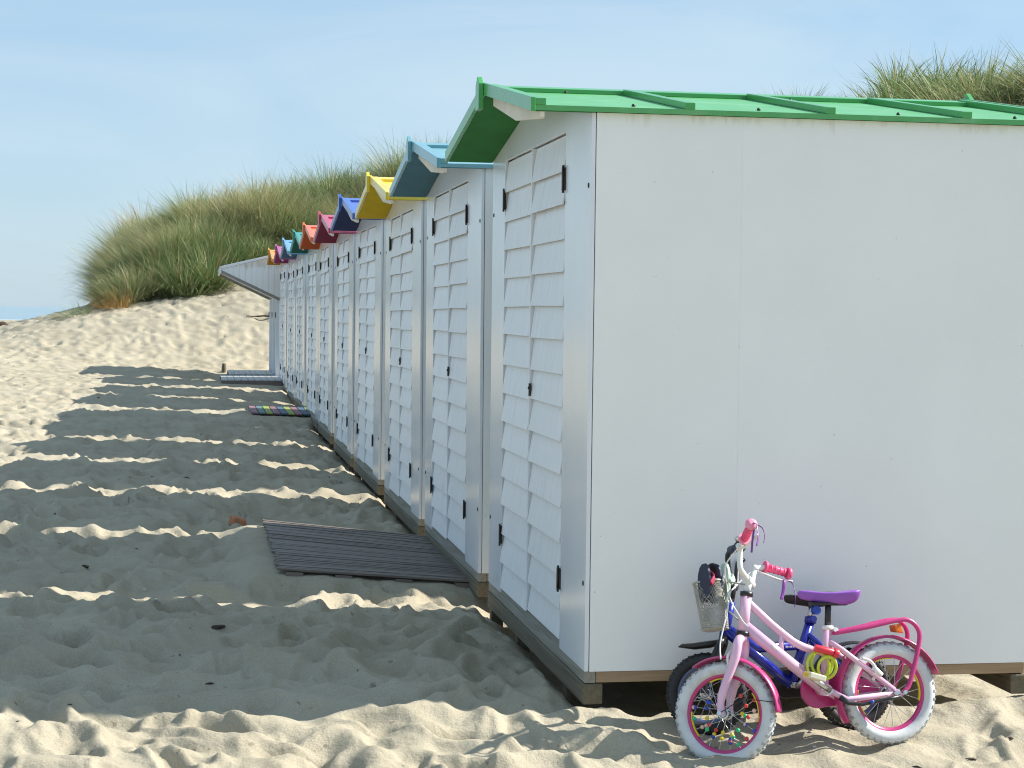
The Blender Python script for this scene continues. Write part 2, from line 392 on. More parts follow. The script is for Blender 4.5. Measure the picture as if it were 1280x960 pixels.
# sea
def sea_mat():
    m = bpy.data.materials.new('sea water'); m.use_nodes = True; nt = m.node_tree; L = nt.links
    b = nt.nodes['Principled BSDF']; b.inputs['Base Color'].default_value = (.10, .20, .25, 1); b.inputs['Roughness'].default_value = .3
    tc = node(nt, 'ShaderNodeTexCoord'); mp = node(nt, 'ShaderNodeMapping'); mp.inputs['Scale'].default_value = (.02, .09, 1); L.new(tc.outputs['Object'], mp.inputs[0])
    n = node(nt, 'ShaderNodeTexNoise', Scale=1.0, Detail=6.0); L.new(mp.outputs[0], n.inputs['Vector'])
    r = node(nt, 'ShaderNodeMapRange'); r.inputs['From Min'].default_value = .64; r.inputs['From Max'].default_value = .68; L.new(n.outputs['Fac'], r.inputs[0])
    mx = node(nt, 'ShaderNodeMix', data_type='RGBA'); mx.inputs[6].default_value = (.22, .31, .35, 1); mx.inputs[7].default_value = (.7, .74, .76, 1); L.new(r.outputs[0], mx.inputs[0]); L.new(mx.outputs[2], b.inputs['Base Color'])
    bp = node(nt, 'ShaderNodeBump', Strength=.5, Distance=.3); L.new(n.outputs['Fac'], bp.inputs['Height']); L.new(bp.outputs[0], b.inputs['Normal'])
    return m
mb = MB(); mb.add([(-9000, 40, -2.6), (9000, 40, -2.6), (9000, 16000, -2.6), (-9000, 16000, -2.6)], [(0, 1, 2, 3)])
tag(mb.build('sea', sea_mat()), kind='structure')

# ------------------------------------------------------------------ marram grass
def grass_mat():
    m = bpy.data.materials.new('marram blades'); m.use_nodes = True; nt = m.node_tree; L = nt.links
    b = nt.nodes['Principled BSDF']; b.inputs['Roughness'].default_value = .55; b.inputs['Specular IOR Level'].default_value = .3
    at = node(nt, 'ShaderNodeAttribute', attribute_name='blade'); L.new(at.outputs['Color'], b.inputs['Base Color'])
    tr = node(nt, 'ShaderNodeBsdfTranslucent'); L.new(at.outputs['Color'], tr.inputs['Color'])
    ms = node(nt, 'ShaderNodeMixShader'); ms.inputs[0].default_value = .25
    L.new(b.outputs[0], ms.inputs[1]); L.new(tr.outputs[0], ms.inputs[2]); L.new(ms.outputs[0], nt.nodes['Material Output'].inputs[0])
    return m
M['grass'] = grass_mat()
rng = np.random.default_rng(7)
PAL = np.array([(.14, .215, .075), (.235, .30, .125), (.34, .365, .185), (.56, .50, .30), (.40, .27, .10), (.10, .14, .05)])

def blades(name, P, az, lean, length, width, bend, colr, SEG=5):
    """P (N,3) roots; az azimuth of lean; lean initial tilt; bend extra tilt to the tip"""
    N = len(P); pts = np.zeros((N, SEG + 1, 3)); pts[:, 0] = P
    for k in range(SEG):
        th = lean + bend * ((k + .5) / SEG) ** 1.4
        st = length / SEG
        pts[:, k + 1, 0] = pts[:, k, 0] + st * np.sin(th) * np.cos(az)
        pts[:, k + 1, 1] = pts[:, k, 1] + st * np.sin(th) * np.sin(az)
        pts[:, k + 1, 2] = pts[:, k, 2] + st * np.cos(th)
    tw = az + np.pi / 2 + rng.normal(0, .7, N)
    sd = np.stack([np.cos(tw), np.sin(tw), np.zeros(N)], -1)
    wv = width[:, None] * np.interp(np.linspace(0, 1, SEG + 1), [0, .2, .6, .8, 1], [.8, 1, .75, .5, .08])[None]
    V = np.stack([pts - sd[:, None] * wv[..., None] / 2, pts + sd[:, None] * wv[..., None] / 2], 2).reshape(-1, 3)
    base = (np.arange(N) * (SEG + 1) * 2)[:, None]; k = np.arange(SEG)[None] * 2
    q = np.stack([base + k, base + k + 1, base + k + 3, base + k + 2], -1).reshape(-1, 4)
    me = bpy.data.meshes.new(name); me.vertices.add(len(V)); me.vertices.foreach_set('co', V.astype(np.float32).ravel())
    nf = len(q); me.loops.add(nf * 4); me.loops.foreach_set('vertex_index', q.ravel().astype(np.int32))
    me.polygons.add(nf); me.polygons.foreach_set('loop_start', (np.arange(nf) * 4).astype(np.int32))
    me.polygons.foreach_set('use_smooth', np.ones(nf, bool))
    me.materials.append(M['grass']); me.update(calc_edges=True)
    a = me.color_attributes.new('blade', 'FLOAT_COLOR', 'POINT')
    C = np.ones((N, (SEG + 1) * 2, 4)); C[..., :3] = colr[:, None, :]
    a.data.foreach_set('color', C.astype(np.float32).ravel())
    o = bpy.data.objects.new(name, me); col.objects.link(o); return o

def tuft_arrays(x, y, z, nb, hgt, rad, tint, wind, out=.35):
    """per-tuft arrays to per-blade arrays"""
    idx = np.repeat(np.arange(len(x)), nb)
    N = len(idx)
    a = rng.uniform(0, 2 * np.pi, N); r = np.sqrt(rng.uniform(0, 1, N)) * rad[idx]
    P = np.stack([x[idx] + r * np.cos(a), y[idx] + r * np.sin(a), z[idx] - .05], -1)
    dx = np.cos(a) * r / rad[idx] * out + wind[idx, 0] + rng.normal(0, .12, N)
    dy = np.sin(a) * r / rad[idx] * out + wind[idx, 1] + rng.normal(0, .12, N)
    az = np.arctan2(dy, dx); lean = np.minimum(np.hypot(dx, dy), 1.1)
    ln = hgt[idx] * rng.uniform(.55, 1.12, N)
    bend = rng.uniform(.15, .95, N)
    t = tint[idx] + rng.normal(0, .55, N)
    ci = np.clip(np.round(t), 0, 3).astype(int)
    ci = np.where((tint[idx] > 2.7) & (rng.uniform(0, 1, N) < .45), 4, ci)
    ci = np.where(rng.uniform(0, 1, N) < .10, 3, ci); ci = np.where(rng.uniform(0, 1, N) < .04, 4, ci)
    c = PAL[ci] * rng.uniform(.75, 1.25, N)[:, None]
    return P, az, lean, ln, bend, c

def build_dune_grass():
    def scatter(n, fade):
        Bq = rng.uniform(float(np.interp(134, UC, BET)), .62, n); t = rng.uniform(-.05, 1.7, n)
        u = np.tan(Bq - YAW) * F + 640
        dt = np.interp(Bq, BET, DT); dc = np.interp(Bq, BET, DC)
        D = dt + t * (dc - dt)
        keep = rng.uniform(0, 1, n) < np.clip(D * (dc - dt) / (48 * 9.0), 0, 1) * np.where((u > 560) & (t < .55), .3, 1)
        x = CAM.x + D * np.sin(Bq); y = CAM.y + D * np.cos(Bq)
        edge = .15 + .60 * fbm(x * .5, y * .5, 201, 3)      # ragged lower edge of the growth
        keep &= t > edge * np.interp(u, [100, 200, 330], [-1.0, .5, 1.0])
        keep &= rng.uniform(0, 1, n) < np.clip(.75 + fade * fbm(x * .35, y * .35, 301, 3), .12, 1)
        keep &= (x > 3.6) | (y > 33)
        keep &= (u < 560) | (u > 1075) | ((u > 975) & (u < 1018)) | (rng.uniform(0, 1, n) < .3)
        return x[keep], y[keep], t[keep], u[keep]
    parts = []
    for n, nb, fade, h0, h1, r0, r1, out in ((4300, 240, 2.6, .85, 1.45, .14, .34, .95), (7500, 30, .8, .30, .65, .15, .4, .6)):
        x, y, t, u = scatter(n, fade); k = len(x)
        z = terrain(x, y, False)
        hgt = rng.uniform(h0, h1, k) * np.clip(.85 + .8 * fbm(x * .5, y * .5, 401, 3), .4, 1.4)
        hgt *= np.interp(u, [560, 700], [1, .68])
        tint = .75 + 2.8 * fbm(x * .3, y * .3, 501, 3) + rng.normal(0, .8, k)
        tint = tint - np.where(u > 900, .7, 0)
        gx = (terrain(x + .5, y, False) - terrain(x - .5, y, False)); gy = (terrain(x, y + .5, False) - terrain(x, y - .5, False))
        q = np.hypot(gx, gy) + 1e-6; f = np.minimum(q, .8) * .35
        wind = np.stack([.08 - gx / q * f, -gy / q * f], -1) + .7 * np.stack([fbm(x * .4, y * .4, 601, 2), fbm(x * .4, y * .4, 651, 2)], -1) + rng.normal(0, .10, (k, 2))
        if nb < 100: tint = tint + 1.1                       # dead thatch between the tussocks
        P, az, lean, ln, bend, c = tuft_arrays(x, y, z, nb, hgt, rng.uniform(r0, r1, k), tint, wind, out)
        bend = bend * 1.25
        parts.append((P, az, lean, ln, bend, c))
    P, az, lean, ln, bend, c = [np.concatenate(q) for q in zip(*parts)]
    N = len(P); wd = rng.uniform(.008, .018, N)
    fs = rng.uniform(0, 1, N) < .006                          # flowering stems, pale and upright
    lean = np.where(fs, lean * .4, lean); bend = np.where(fs, .3, bend); ln = np.where(fs, ln * 1.15, ln); c[fs] = (.46, .40, .22)
    return blades('marram_grass', P, az, lean, ln, wd, bend, c, 4)
o = build_dune_grass()
tag(o, 'green and straw coloured marram grass covering the dune behind the huts', 'grass', kind='stuff')

def single_tuft(name, x, y, n, h, rad, tint, wind, label, cat, out=.9):
    z = gz(x, y)
    P, az, lean, ln, bend, c = tuft_arrays(np.array([0.]), np.array([0.]), np.array([0.]), n, np.array([h]), np.array([rad]), np.array([tint]), np.array([wind]), out)
    if tint > 3: c = np.array([(.42, .27, .10)]) * rng.uniform(.7, 1.3, len(P))[:, None]
    o = blades(name, P, az, lean, ln, rng.uniform(.008, .014, len(P)), bend, c)
    o.location = (x, y, z); return tag(o, label, cat)

# ------------------------------------------------------------------ beach huts
W, H, DEP = 2.31, 2.10, 1.80
XF, XR = -.232, 1.97          # roof front and rear ends
SL = .165; ZE = 2.102; OV = .03
def zb(y):                    # underside of roof
    return ZE + SL * (y if y < W / 2 else W - y)
def make_hut():
    root = empty('beach_hut')
    b = MB(); b.prism([(.012, .002), (W - .012, .002), (W - .012, zb(.012) - .006), (W / 2, zb(W / 2) - .006), (.012, zb(.012) - .006)], 0, .040, DEP - .002)
    b.build('wall', M['side'], root)
    # side panels (two sheets with a seam), both sides
    for y0, y1 in ((-.002, .012), (W - .012, W + .002)):
        s = MB(); s.box(.019, .584, y0, y1, 0, zb(0) - .004); s.build('side_panel', M['side'], root, 0)
        s = MB(); s.box(.5843, DEP, y0, y1, 0, zb(0) - .004); s.build('side_panel', M['side'], root, 0)
    # front panel: U shape round the door plus gable
    p = MB()
    top = 2.072; ya, yb = .485, 1.945
    p.prism([(0, 0), (ya, 0), (ya, zb(ya) - .004), (0, zb(0) - .004)], 0, 0, .016)
    p.prism([(yb, 0), (W, 0), (W, zb(W) - .004), (yb, zb(yb) - .004)], 0, 0, .016)
    p.prism([(ya, top), (yb, top), (yb, zb(yb) - .004), (W / 2, zb(W / 2) - .004), (ya, zb(ya) - .004)], 0, 0, .016)
    p.build('front_panel', M['front'], root, .0015)
    # two door leaves of lapped plates
    rnd = random.Random(3)
    mid = 1.222
    for li, (y0, y1) in enumerate(((ya + .008, mid - .018), (mid + .018, yb - .008))):
        d = MB(); d.box(.024, .038, y0 - .004, y1 + .004, .03, top - .004, 1)
        n = 15; pitch = (top - .035) / n
        for r in range(n):
            zt = top - .006 - r * pitch; zl = zt - pitch - .012 + (.002 if r < n - 1 else .014)
            j = rnd.uniform(-.005, .005); k = rnd.uniform(-.003, .003); o1 = rnd.uniform(-.005, .004)
            xt, xb, th = .016, -.005 + o1, .007
            jy = rnd.uniform(-.003, .003)
            d.hexa([(xb + th, y0 + jy, zl + j), (xb + th, y1 + jy, zl + j + k), (xb, y1 + jy, zl + j + k), (xb, y0 + jy, zl + j)][::-1] +
                   [(xt + th, y0, zt), (xt + th, y1, zt), (xt, y1, zt), (xt, y0, zt)][::-1])
        if li == 0: d.box(-.004, .024, mid - .009, mid + .009, .034, top - .006)
        dr = d.build('door', [M['shingle'], M['backing']], root, .001)
        hy = ya + .008 if li == 0 else yb - .008
        sgn = 1 if li == 0 else -1
        for z0, z1 in ((1.83, 1.94), (.228, .334)):
            h = MB(); h.tube([(-.008, hy, z0), (-.008, hy, z1)], .0048, 8)
            h.hexa([(-.012, hy, z0 + .004), (-.012, hy + sgn * .011, z0 + .012), (-.006, hy + sgn * .011, z0 + .012), (-.006, hy, z0 + .004)] +
                   [(-.012, hy, z1 - .004), (-.012, hy + sgn * .011, z1 - .012), (-.006, hy + sgn * .011, z1 - .012), (-.006, hy, z1 - .004)])
            h.box(-.004, .004, hy - sgn * .022 if sgn > 0 else hy, hy if sgn > 0 else hy - sgn * .022, z0 + .01, z1 - .01)
            h.build('hinge', M['hinge'], dr)
        if li == 0:
            l = MB(); l.box(-.010, .0, y1 - .022, y1 - .004, .985, 1.04); l.tube([(-.010, y1 - .013, 1.02), (-.014, y1 - .013, 1.02)], .006, 8)
            l.build('latch', M['hinge'], dr)
    # bolts on the jambs
    for y in (.04, W - .04):
        for z in (1.83, .33):
            q = MB(); q.sphere((-.001, y, z), .0105, 10, 0, (.35, .8, 1)); q.build('bolt', M['bolt'], root)
    # timber base
    j = MB(); j.box(.001, .044, .002, W - .002, -.044, -.001); j.box(.004, .03, ya + .004, yb - .004, -.001, .028)
    j.build('front_joist', [M['joist_grey']], root, .002)
    for y0, y1 in ((.003, .046), (W - .046, W - .003)):
        j = MB(); j.box(.046, DEP - .03, y0, y1, -.043, -.002); j.build('side_joist', M['joist_new'], root, .002)
    for x0, x1, ex in ((-.004, .072, 0), (.86, .935, 0), (1.715, 1.79, 0)):
        j = MB(); j.box(x0, x1, .0, W, -.126, -.047)
        j.build('skid', M['skid'], root, .006)
    for x0 in (.006,):
        for y0 in (.36, 1.5, 2.24):
            j = MB(); j.box(x0, x0 + .06, y0, y0 + .06, -.42, -.128); j.build('support_post', M['skid'], root, .003)
    # plywood bracket behind the near barge board
    k = MB(); k.prism([(1.07, zb(1.07) - .002), (1.07, 2.232), (.50, 2.112), (-.004, 2.068), (-.024, 2.072), (-.024, zb(-.024) - .002)], 0, XF + .03, XF + .048)
    k.build('bracket', M['soffit'], root, .0015)
    # roof
    rp = M['roof green']
    rf = MB(); T = .02
    for sgn in (0, 1):
        def Y(y): return y if sgn == 0 else W - y
        pl = [(Y(-OV), zb(0) - SL * OV), (W / 2, zb(W / 2)), (W / 2, zb(W / 2) + T), (Y(-OV), zb(0) - SL * OV + T)]
        rf.prism(pl, 0, XF + .012, XR - .012)
        for x, yy in ((.17, .05), (.66, .05), (1.22, .05), (.10, 1.0), (1.1, 1.0), (1.70, .05)):
            rf.sphere((x, Y(yy), zb(yy) + T + .003), .008, 8, 1)
    roof = rf.build('roof', [M['sheet green'], M['bolt']], root)
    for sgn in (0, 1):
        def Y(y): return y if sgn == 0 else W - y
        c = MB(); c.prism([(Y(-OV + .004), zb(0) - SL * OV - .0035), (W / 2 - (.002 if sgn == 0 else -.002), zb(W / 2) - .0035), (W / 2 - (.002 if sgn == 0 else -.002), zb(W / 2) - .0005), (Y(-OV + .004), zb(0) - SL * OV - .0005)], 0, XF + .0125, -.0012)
        c.build('soffit_shade', M['under green'], roof)  # thin sheet added just below the slab to carry the painted shade
        # ridge board lying on each slope
        c = MB(); c.prism([(Y(1.0), zb(1.0) + T + .001), (W / 2, zb(W / 2) + T + .001), (W / 2, zb(W / 2) + T + .019), (Y(1.0), zb(1.0) + T + .019)], 0, XF + .035, XR - .036)
        c.build('ridge_board', rp, roof, .002)
        for x0 in (XF + .013, .350, .900, 1.449, XR - .053):
            c = MB(); e = .999 if .2 < x0 < 1.6 else 1.10
            if x0 < .2: ov0 = .034
            else: ov0 = .032
            c.prism([(Y(-ov0), zb(0) - SL * ov0 + T + .0005), (Y(e), zb(e) + T + .0005), (Y(e), zb(e) + T + .026), (Y(-ov0), zb(0) - SL * ov0 + T + .026)], 0, x0, x0 + .039)
            c.build('batten', rp, roof, .002)
        for xa, xb_ in ((XF - .006, XF + .0115), (XR - .0115, XR + .006)):
            c = MB(); c.prism([(Y(-.036), zb(0) - SL * .036 - .004), (W / 2, zb(W / 2) - .004), (W / 2, zb(W / 2) + .049), (Y(-.036), zb(0) - SL * .036 + .049)], 0, xa, xb_)
            c.build('barge_board', rp, roof, .002)
    for xa, xb_ in ((XF - .028, XF - .0065), (XR + .0065, XR + .028)):
        c = MB(); c.prism([(W / 2 - .046, 2.222), (W / 2 + .046, 2.222), (W / 2 + .046, 2.333), (W / 2, 2.366), (W / 2 - .046, 2.333)], 0, xa, xb_)
        c.build('finial', rp, roof, .002)
    return root
YK = [0.0, 2.64348, 5.22858, 7.99029, 10.66317, 13.38981, 15.73047, 18.64254, 21.18291, 24.0261]
ZK = [0.0, -.0076, -.0206, -.0149, -.0185, .0015, .0069, .0162, .0124, .047]
HL = ['white beach hut with green roof, the nearest one with the bicycles against its side',
      'white beach hut with pale blue roof beside the nearest green roofed hut',
      'white beach hut with bright yellow roof', 'white beach hut with dark royal blue roof',
      'white beach hut with crimson red roof next to the royal blue one', 'white beach hut with orange red roof between crimson and green roofs',
      'small distant white beach hut with dark sea green roof', 'distant white beach hut with light blue roof beyond the sea green one',
      'distant white beach hut with magenta pink roof', 'distant white beach hut with amber yellow roof, last coloured roof in the row']
proto = make_hut()
for i in range(10):
    h = proto if i == 0 else copy_tree(proto)
    h.location = (0, YK[i], ZK[i])
    if i:
        h.rotation_euler = (R(random.uniform(-.22, .22)), R(random.uniform(-.2, .2)), R(random.uniform(-.25, .25)))
        m = M['roof ' + ROOFS[i][0]]
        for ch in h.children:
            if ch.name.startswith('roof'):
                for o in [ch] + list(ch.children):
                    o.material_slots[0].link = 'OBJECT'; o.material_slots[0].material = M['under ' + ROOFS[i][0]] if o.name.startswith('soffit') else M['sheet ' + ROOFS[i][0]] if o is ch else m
    tag(h, HL[i], 'beach hut', 'row of white beach huts')

# ------------------------------------------------------------------ cabin with a jutting canopy at the far end
def boarded_mat(name, c):
    m = mat(name, c, .5, .05, 5, 0); nt = m.node_tree; L = nt.links; b = nt.nodes['Principled BSDF']
    return m
def make_cabin():
    y0, y1 = 26.62, 29.9
    root = empty('canopy_cabin', (0, y0, 0), 'white boarded cabin with canopy jutting forward at the far end of the row', 'beach cabin')
    Wc = y1 - y0
    b = MB(); b.box(.05, 2.2, 0, Wc, -.05, 2.2); b.build('wall', M['side'], root, .003)
    d = MB()
    n = 8
    for k in range(n):
        a = k * Wc / n; d.box(.012, .05, a + .006, a + Wc / n - .006, .0, 2.05)
    d.build('front_boards', M['shingle'], root, .003)
    for y in (.05, Wc / 2, Wc - .10):
        p = MB(); p.box(-.06, .0, y, y + .06, -.3, 1.56); p.build('post', M['front'], root, .003)
        h = MB(); h.box(-.075, -.061, y + .015, y + .045, 1.2, 1.3); h.build('hinge', M['hinge'], root)
    # canopy: two boarded cheeks and a top
    cn = MB(); cn.prism([(2.3, 2.50), (2.3, 2.54), (0, 2.375), (-1.06, 2.115), (-1.06, 2.07), (0, 2.335)], 1, -.05, Wc + .05)
    canopy = cn.build('canopy', M['front'], root, .003)
    for yy in (-.03, Wc + .012):
        c = MB(); n = 10
        for k in range(n):
            xa = -1.03 + k * 1.04 / n; xb_ = xa + 1.04 / n - .004
            def zt(x): return 2.325 + .25 * x
            def zl(x): return 1.53 + (2.02 - 1.53) * (-x / 1.04)
            c.prism([(xa, zl(xa)), (xb_, zl(xb_)), (xb_, zt(xb_)), (xa, zt(xa))], 1, yy, yy + .018)
        ck = c.build('cheek_board', M['side'], canopy, 0)
        t = MB(); t.prism([(-1.05, 2.0), (-1.05, 2.05), (.0, 1.56), (.0, 1.505)], 1, yy - .008, yy + .026); t.build('edge_trim', M['joist_grey'], canopy)
        bk = MB(); bk.prism([(-1.0, 2.03), (.0, 1.55), (.0, 2.31), (-1.0, 2.06)], 1, yy + .006, yy + .012); bk.build('cheek_back', M['backing'], canopy)
    fs = MB(); fs.box(-1.075, -1.045, -.05, Wc + .05, 2.0, 2.11); fs.build('fascia', M['front'], canopy, .002)
make_cabin()

# ------------------------------------------------------------------ boards on the sand
def make_walkway():
    r = empty('slatted_walkway', (0, 0, 0), 'dark weathered wooden slat walkway lying on sand before the pale blue roofed hut', 'walkway')
    def zz(x): return -.045 + (-.135 + .045) * (x + 1.10) / 1.15 + .045
    rnd = random.Random(8)
    def slats(parent, ya0, ya1, yb0, yb1, n, x0, x1):
        mb = MB()
        for k in range(n):
            a0 = ya0 + (ya1 - ya0) * k / n; a1 = ya0 + (ya1 - ya0) * (k + .86) / n
            c0 = yb0 + (yb1 - yb0) * k / n; c1 = yb0 + (yb1 - yb0) * (k + .86) / n
            e0, e1 = rnd.uniform(-.012, .012), rnd.uniform(-.012, .012); dz = rnd.uniform(-.004, .004)
            za, zb_ = zz(x0) + dz, zz(x1) + dz
            mb.hexa([(x0 + e0, a0, za - .013), (x1 + e1, c0, zb_ - .013), (x1 + e1, c1, zb_ - .013), (x0 + e0, a1, za - .013),
                     (x0 + e0, a0, za), (x1 + e1, c0, zb_), (x1 + e1, c1, zb_), (x0 + e0, a1, za)])
        return mb.build('slats', M['deckdark'], parent, .002)
    s = slats(r, 2.95, 4.75, 2.95, 4.42, 44, -1.02, .02)
    for x in (-.98, -.72, -.40, -.08):
        b = MB(); b.hexa([(x, 2.93, zz(x) - .05), (x + .09, 2.93, zz(x + .09) - .05), (x + .09, 4.4, zz(x + .09) - .05), (x, 4.4, zz(x) - .05),
                          (x, 2.93, zz(x) - .0205), (x + .09, 2.93, zz(x + .09) - .0205), (x + .09, 4.4, zz(x + .09) - .0205), (x, 4.4, zz(x) - .0205)])
        b.build('bearer', M['deckdark'], r)
    r2 = empty('slatted_walkway', (0, 0, 0), 'narrow dark slat strip lying along the far edge of the large walkway', 'walkway')
    s2 = slats(r2, 4.78, 5.16, 4.52, 4.86, 7, -1.02, .0)
    for x in (-.9, -.2):
        b = MB(); b.hexa([(x, 4.7, zz(x) - .045), (x + .08, 4.6, zz(x) - .045), (x + .08, 5.0, zz(x) - .045), (x, 5.0, zz(x) - .045),
                          (x, 4.7, zz(x) - .0205), (x + .08, 4.6, zz(x + .08) - .0205), (x + .08, 5.0, zz(x + .08) - .0205), (x, 5.0, zz(x) - .0205)])
        b.build('bearer', M['deckdark'], r2)
make_walkway()

def make_colour_mat():
    cols = {'pink': (.27, .14, .17), 'teal': (.11, .19, .20), 'lime': (.30, .36, .09), 'blue': (.07, .13, .20)}
    for k, c in cols.items(): M['pl ' + k] = wood('plank ' + k, c, tuple(v * .7 for v in c), .6)
    seq = ['pink', 'teal', 'lime', 'pink', 'blue', 'lime', 'pink', 'blue', 'lime']
    y0, y1 = 17.0, 18.85
    r = empty('duckboard', (-.76, y0, -.03), 'duckboard of pink, teal, blue and lime painted planks on shaded sand', 'duckboard')
    for i, k in enumerate(seq):
        x = i * .0945
        m = MB(); z = .035 - i * .003
        m.hexa([(x, 0, z), (x + .083, 0, z - .003), (x + .083, y1 - y0, z - .003), (x, y1 - y0, z), (x, 0, z + .02), (x + .083, 0, z + .017), (x + .083, y1 - y0, z + .017), (x, y1 - y0, z + .02)])
        m.build('plank', M['pl ' + k], r, .003)
    for y in (.2, .9, 1.6):
        m = MB(); m.hexa([(.01, y, -.01), (.83, y, -.035), (.83, y + .08, -.035), (.01, y + .08, -.01), (.01, y, .034), (.83, y, .009), (.83, y + .08, .009), (.01, y + .08, .034)]); m.build('bearer', M['deckdark'], r)
make_colour_mat()

def make_deck(x0, x1, y0, y1, z, n, label):
    r = empty('plank_deck', (x0, y0, z), label, 'deck')
    for k in range(n):
        w = (x1 - x0) / n
        m = MB(); m.box(k * w + .004, (k + 1) * w - .004, 0, y1 - y0, -.02, 0)
        m.build('plank', M['deckwhite'], r, .002)
    for y in (.0, y1 - y0 - .07):
        m = MB(); m.box(0, x1 - x0, y, y + .07, -.12, -.0215); m.build('bearer', M['deckdark'], r)
make_deck(-1.05, -.02, 25.1, 27.2, .135, 9, 'low whitewashed plank deck, nearer of the two beside the far cabin')
make_deck(-.88, -.05, 27.75, 29.9, .14, 8, 'greyish plank deck on sand in front of the canopy cabin')

def rock(name, x, y, r, s3, m, label, cat, rough=.35, seed=0, sink=.3):
    rr = np.random.default_rng(seed)
    bm = bmesh.new(); bmesh.ops.create_icosphere(bm, subdivisions=3, radius=1)
    off = rr.uniform(0, 90)
    for v in bm.verts:
        n = v.co
        k = 1 + rough * float(fbm(np.array([n.x * 1.4 + off]), np.array([n.y * 1.4 + n.z * 1.7]), 3 + seed, 3)[0])
        v.co = Vector((n.x * s3[0], n.y * s3[1], n.z * s3[2])) * r * k
    me = bpy.data.meshes.new(name); bm.to_mesh(me); bm.free(); me.materials.append(m)
    o = bpy.data.objects.new(name, me); col.objects.link(o); o.location = (x, y, gz(x, y) + r * s3[2] * (1 - sink) * .6); o.rotation_euler.z = rr.uniform(0, 6)
    return tag(o, label, cat)
M['brick'] = mat('sun bleached red brick', (.46, .19, .10), .85, .25, 20, .6, 40)
b = MB(); b.hexa([(-.05, -.06, -.03), (.06, -.055, -.03), (.055, .06, -.03), (-.045, .055, -.03), (-.045, -.05, .035), (.05, -.05, .02), (.045, .05, .022), (-.04, .05, .04)])
bo = b.build('brick_piece', M['brick'], None, .012); bo.location = (-1.18, 5.62, gz(-1.18, 5.62) + .03); bo.rotation_euler = (.05, .1, .3)
tag(bo, 'broken orange red brick lying on the sand at the walkway corner', 'brick')

# ------------------------------------------------------------------ bicycles
def paint(name, c, rough=.28, coat=.4, **k): return mat(name, c, rough, .04, 9, 0, coat=coat, **k)
B = {}
B['pink'] = paint('pale pink enamel', (.74, .46, .62), c2=(.62, .25, .52), c2scale=38, c2lo=.64, c2hi=.70)
B['magenta'] = paint('magenta enamel', (.50, .032, .18), .33)
B['white'] = paint('white enamel', (.76, .75, .72), .35)
B['tyrew'] = mat('white rubber', (.62, .64, .65), .75, .12, 12, .3, 60, c2=(.40, .36, .29), c2scale=8, c2lo=.52, c2hi=.80)
B['knob'] = mat('worn grey rubber', (.36, .37, .38), .8, .3, 60)
B['rubber'] = mat('black rubber', (.018, .018, .02), .6, .2, 40)
B['chrome'] = mat('spoke steel', (.62, .63, .64), .25, .05, metal=1)
B['yellow'] = mat('yellow reflective strip', (.75, .62, .03), .4)
B['grip'] = mat('hot pink rubber', (.82, .09, .22), .4)
B['gripl'] = mat('light pink rubber', (.85, .30, .42), .4)
B['purple'] = mat('purple vinyl', (.26, .085, .45), .35, .05, 10, .1, 200)
B['black'] = mat('black plastic', (.015, .015, .017), .35)
B['blue'] = paint('cobalt enamel', (.012, .02, .30), .25, .6)
B['bluerim'] = paint('dark blue rim', (.10, .13, .25), .35)
B['lock'] = mat('lime vinyl cable', (.50, .58, .04), .4)
B['red'] = mat('red plastic', (.62, .03, .05), .35)
B['orange'] = mat('orange reflector', (.85, .20, .02), .15)
B['pedal'] = mat('cream plastic pedal', (.68, .64, .48), .5)
B['wire'] = mat('basket wire', (.42, .41, .36), .45, .2, 50, metal=.35)
B['ribbon'] = mat('purple ribbon', (.22, .05, .30), .3)
B['sticker'] = mat('faded white sticker', (.75, .68, .72), .5, .1, 40)
BEADS = {k: mat('bead ' + k, c, .35, .02) for k, c in dict(red=(.70, .06, .05), blue=(.03, .08, .45), green=(.03, .50, .20), yellow=(.70, .55, .04), pink=(.80, .50, .42)).items()}

def bez(pts, n=8):
    """smooth path through points (Catmull-Rom)"""
    P = [Vector(p) for p in pts]; P = [P[0] * 2 - P[1]] + P + [P[-1] * 2 - P[-2]]; out = []
    for i in range(1, len(P) - 2):
        for k in range(n):
            t = k / n; a, b, c, d = P[i - 1], P[i], P[i + 1], P[i + 2]
            out.append(.5 * ((2 * b) + (c - a) * t + (2 * a - 5 * b + 4 * c - d) * t * t + (3 * b - a - 3 * c + d) * t ** 3))
    out.append(P[-2]); return out

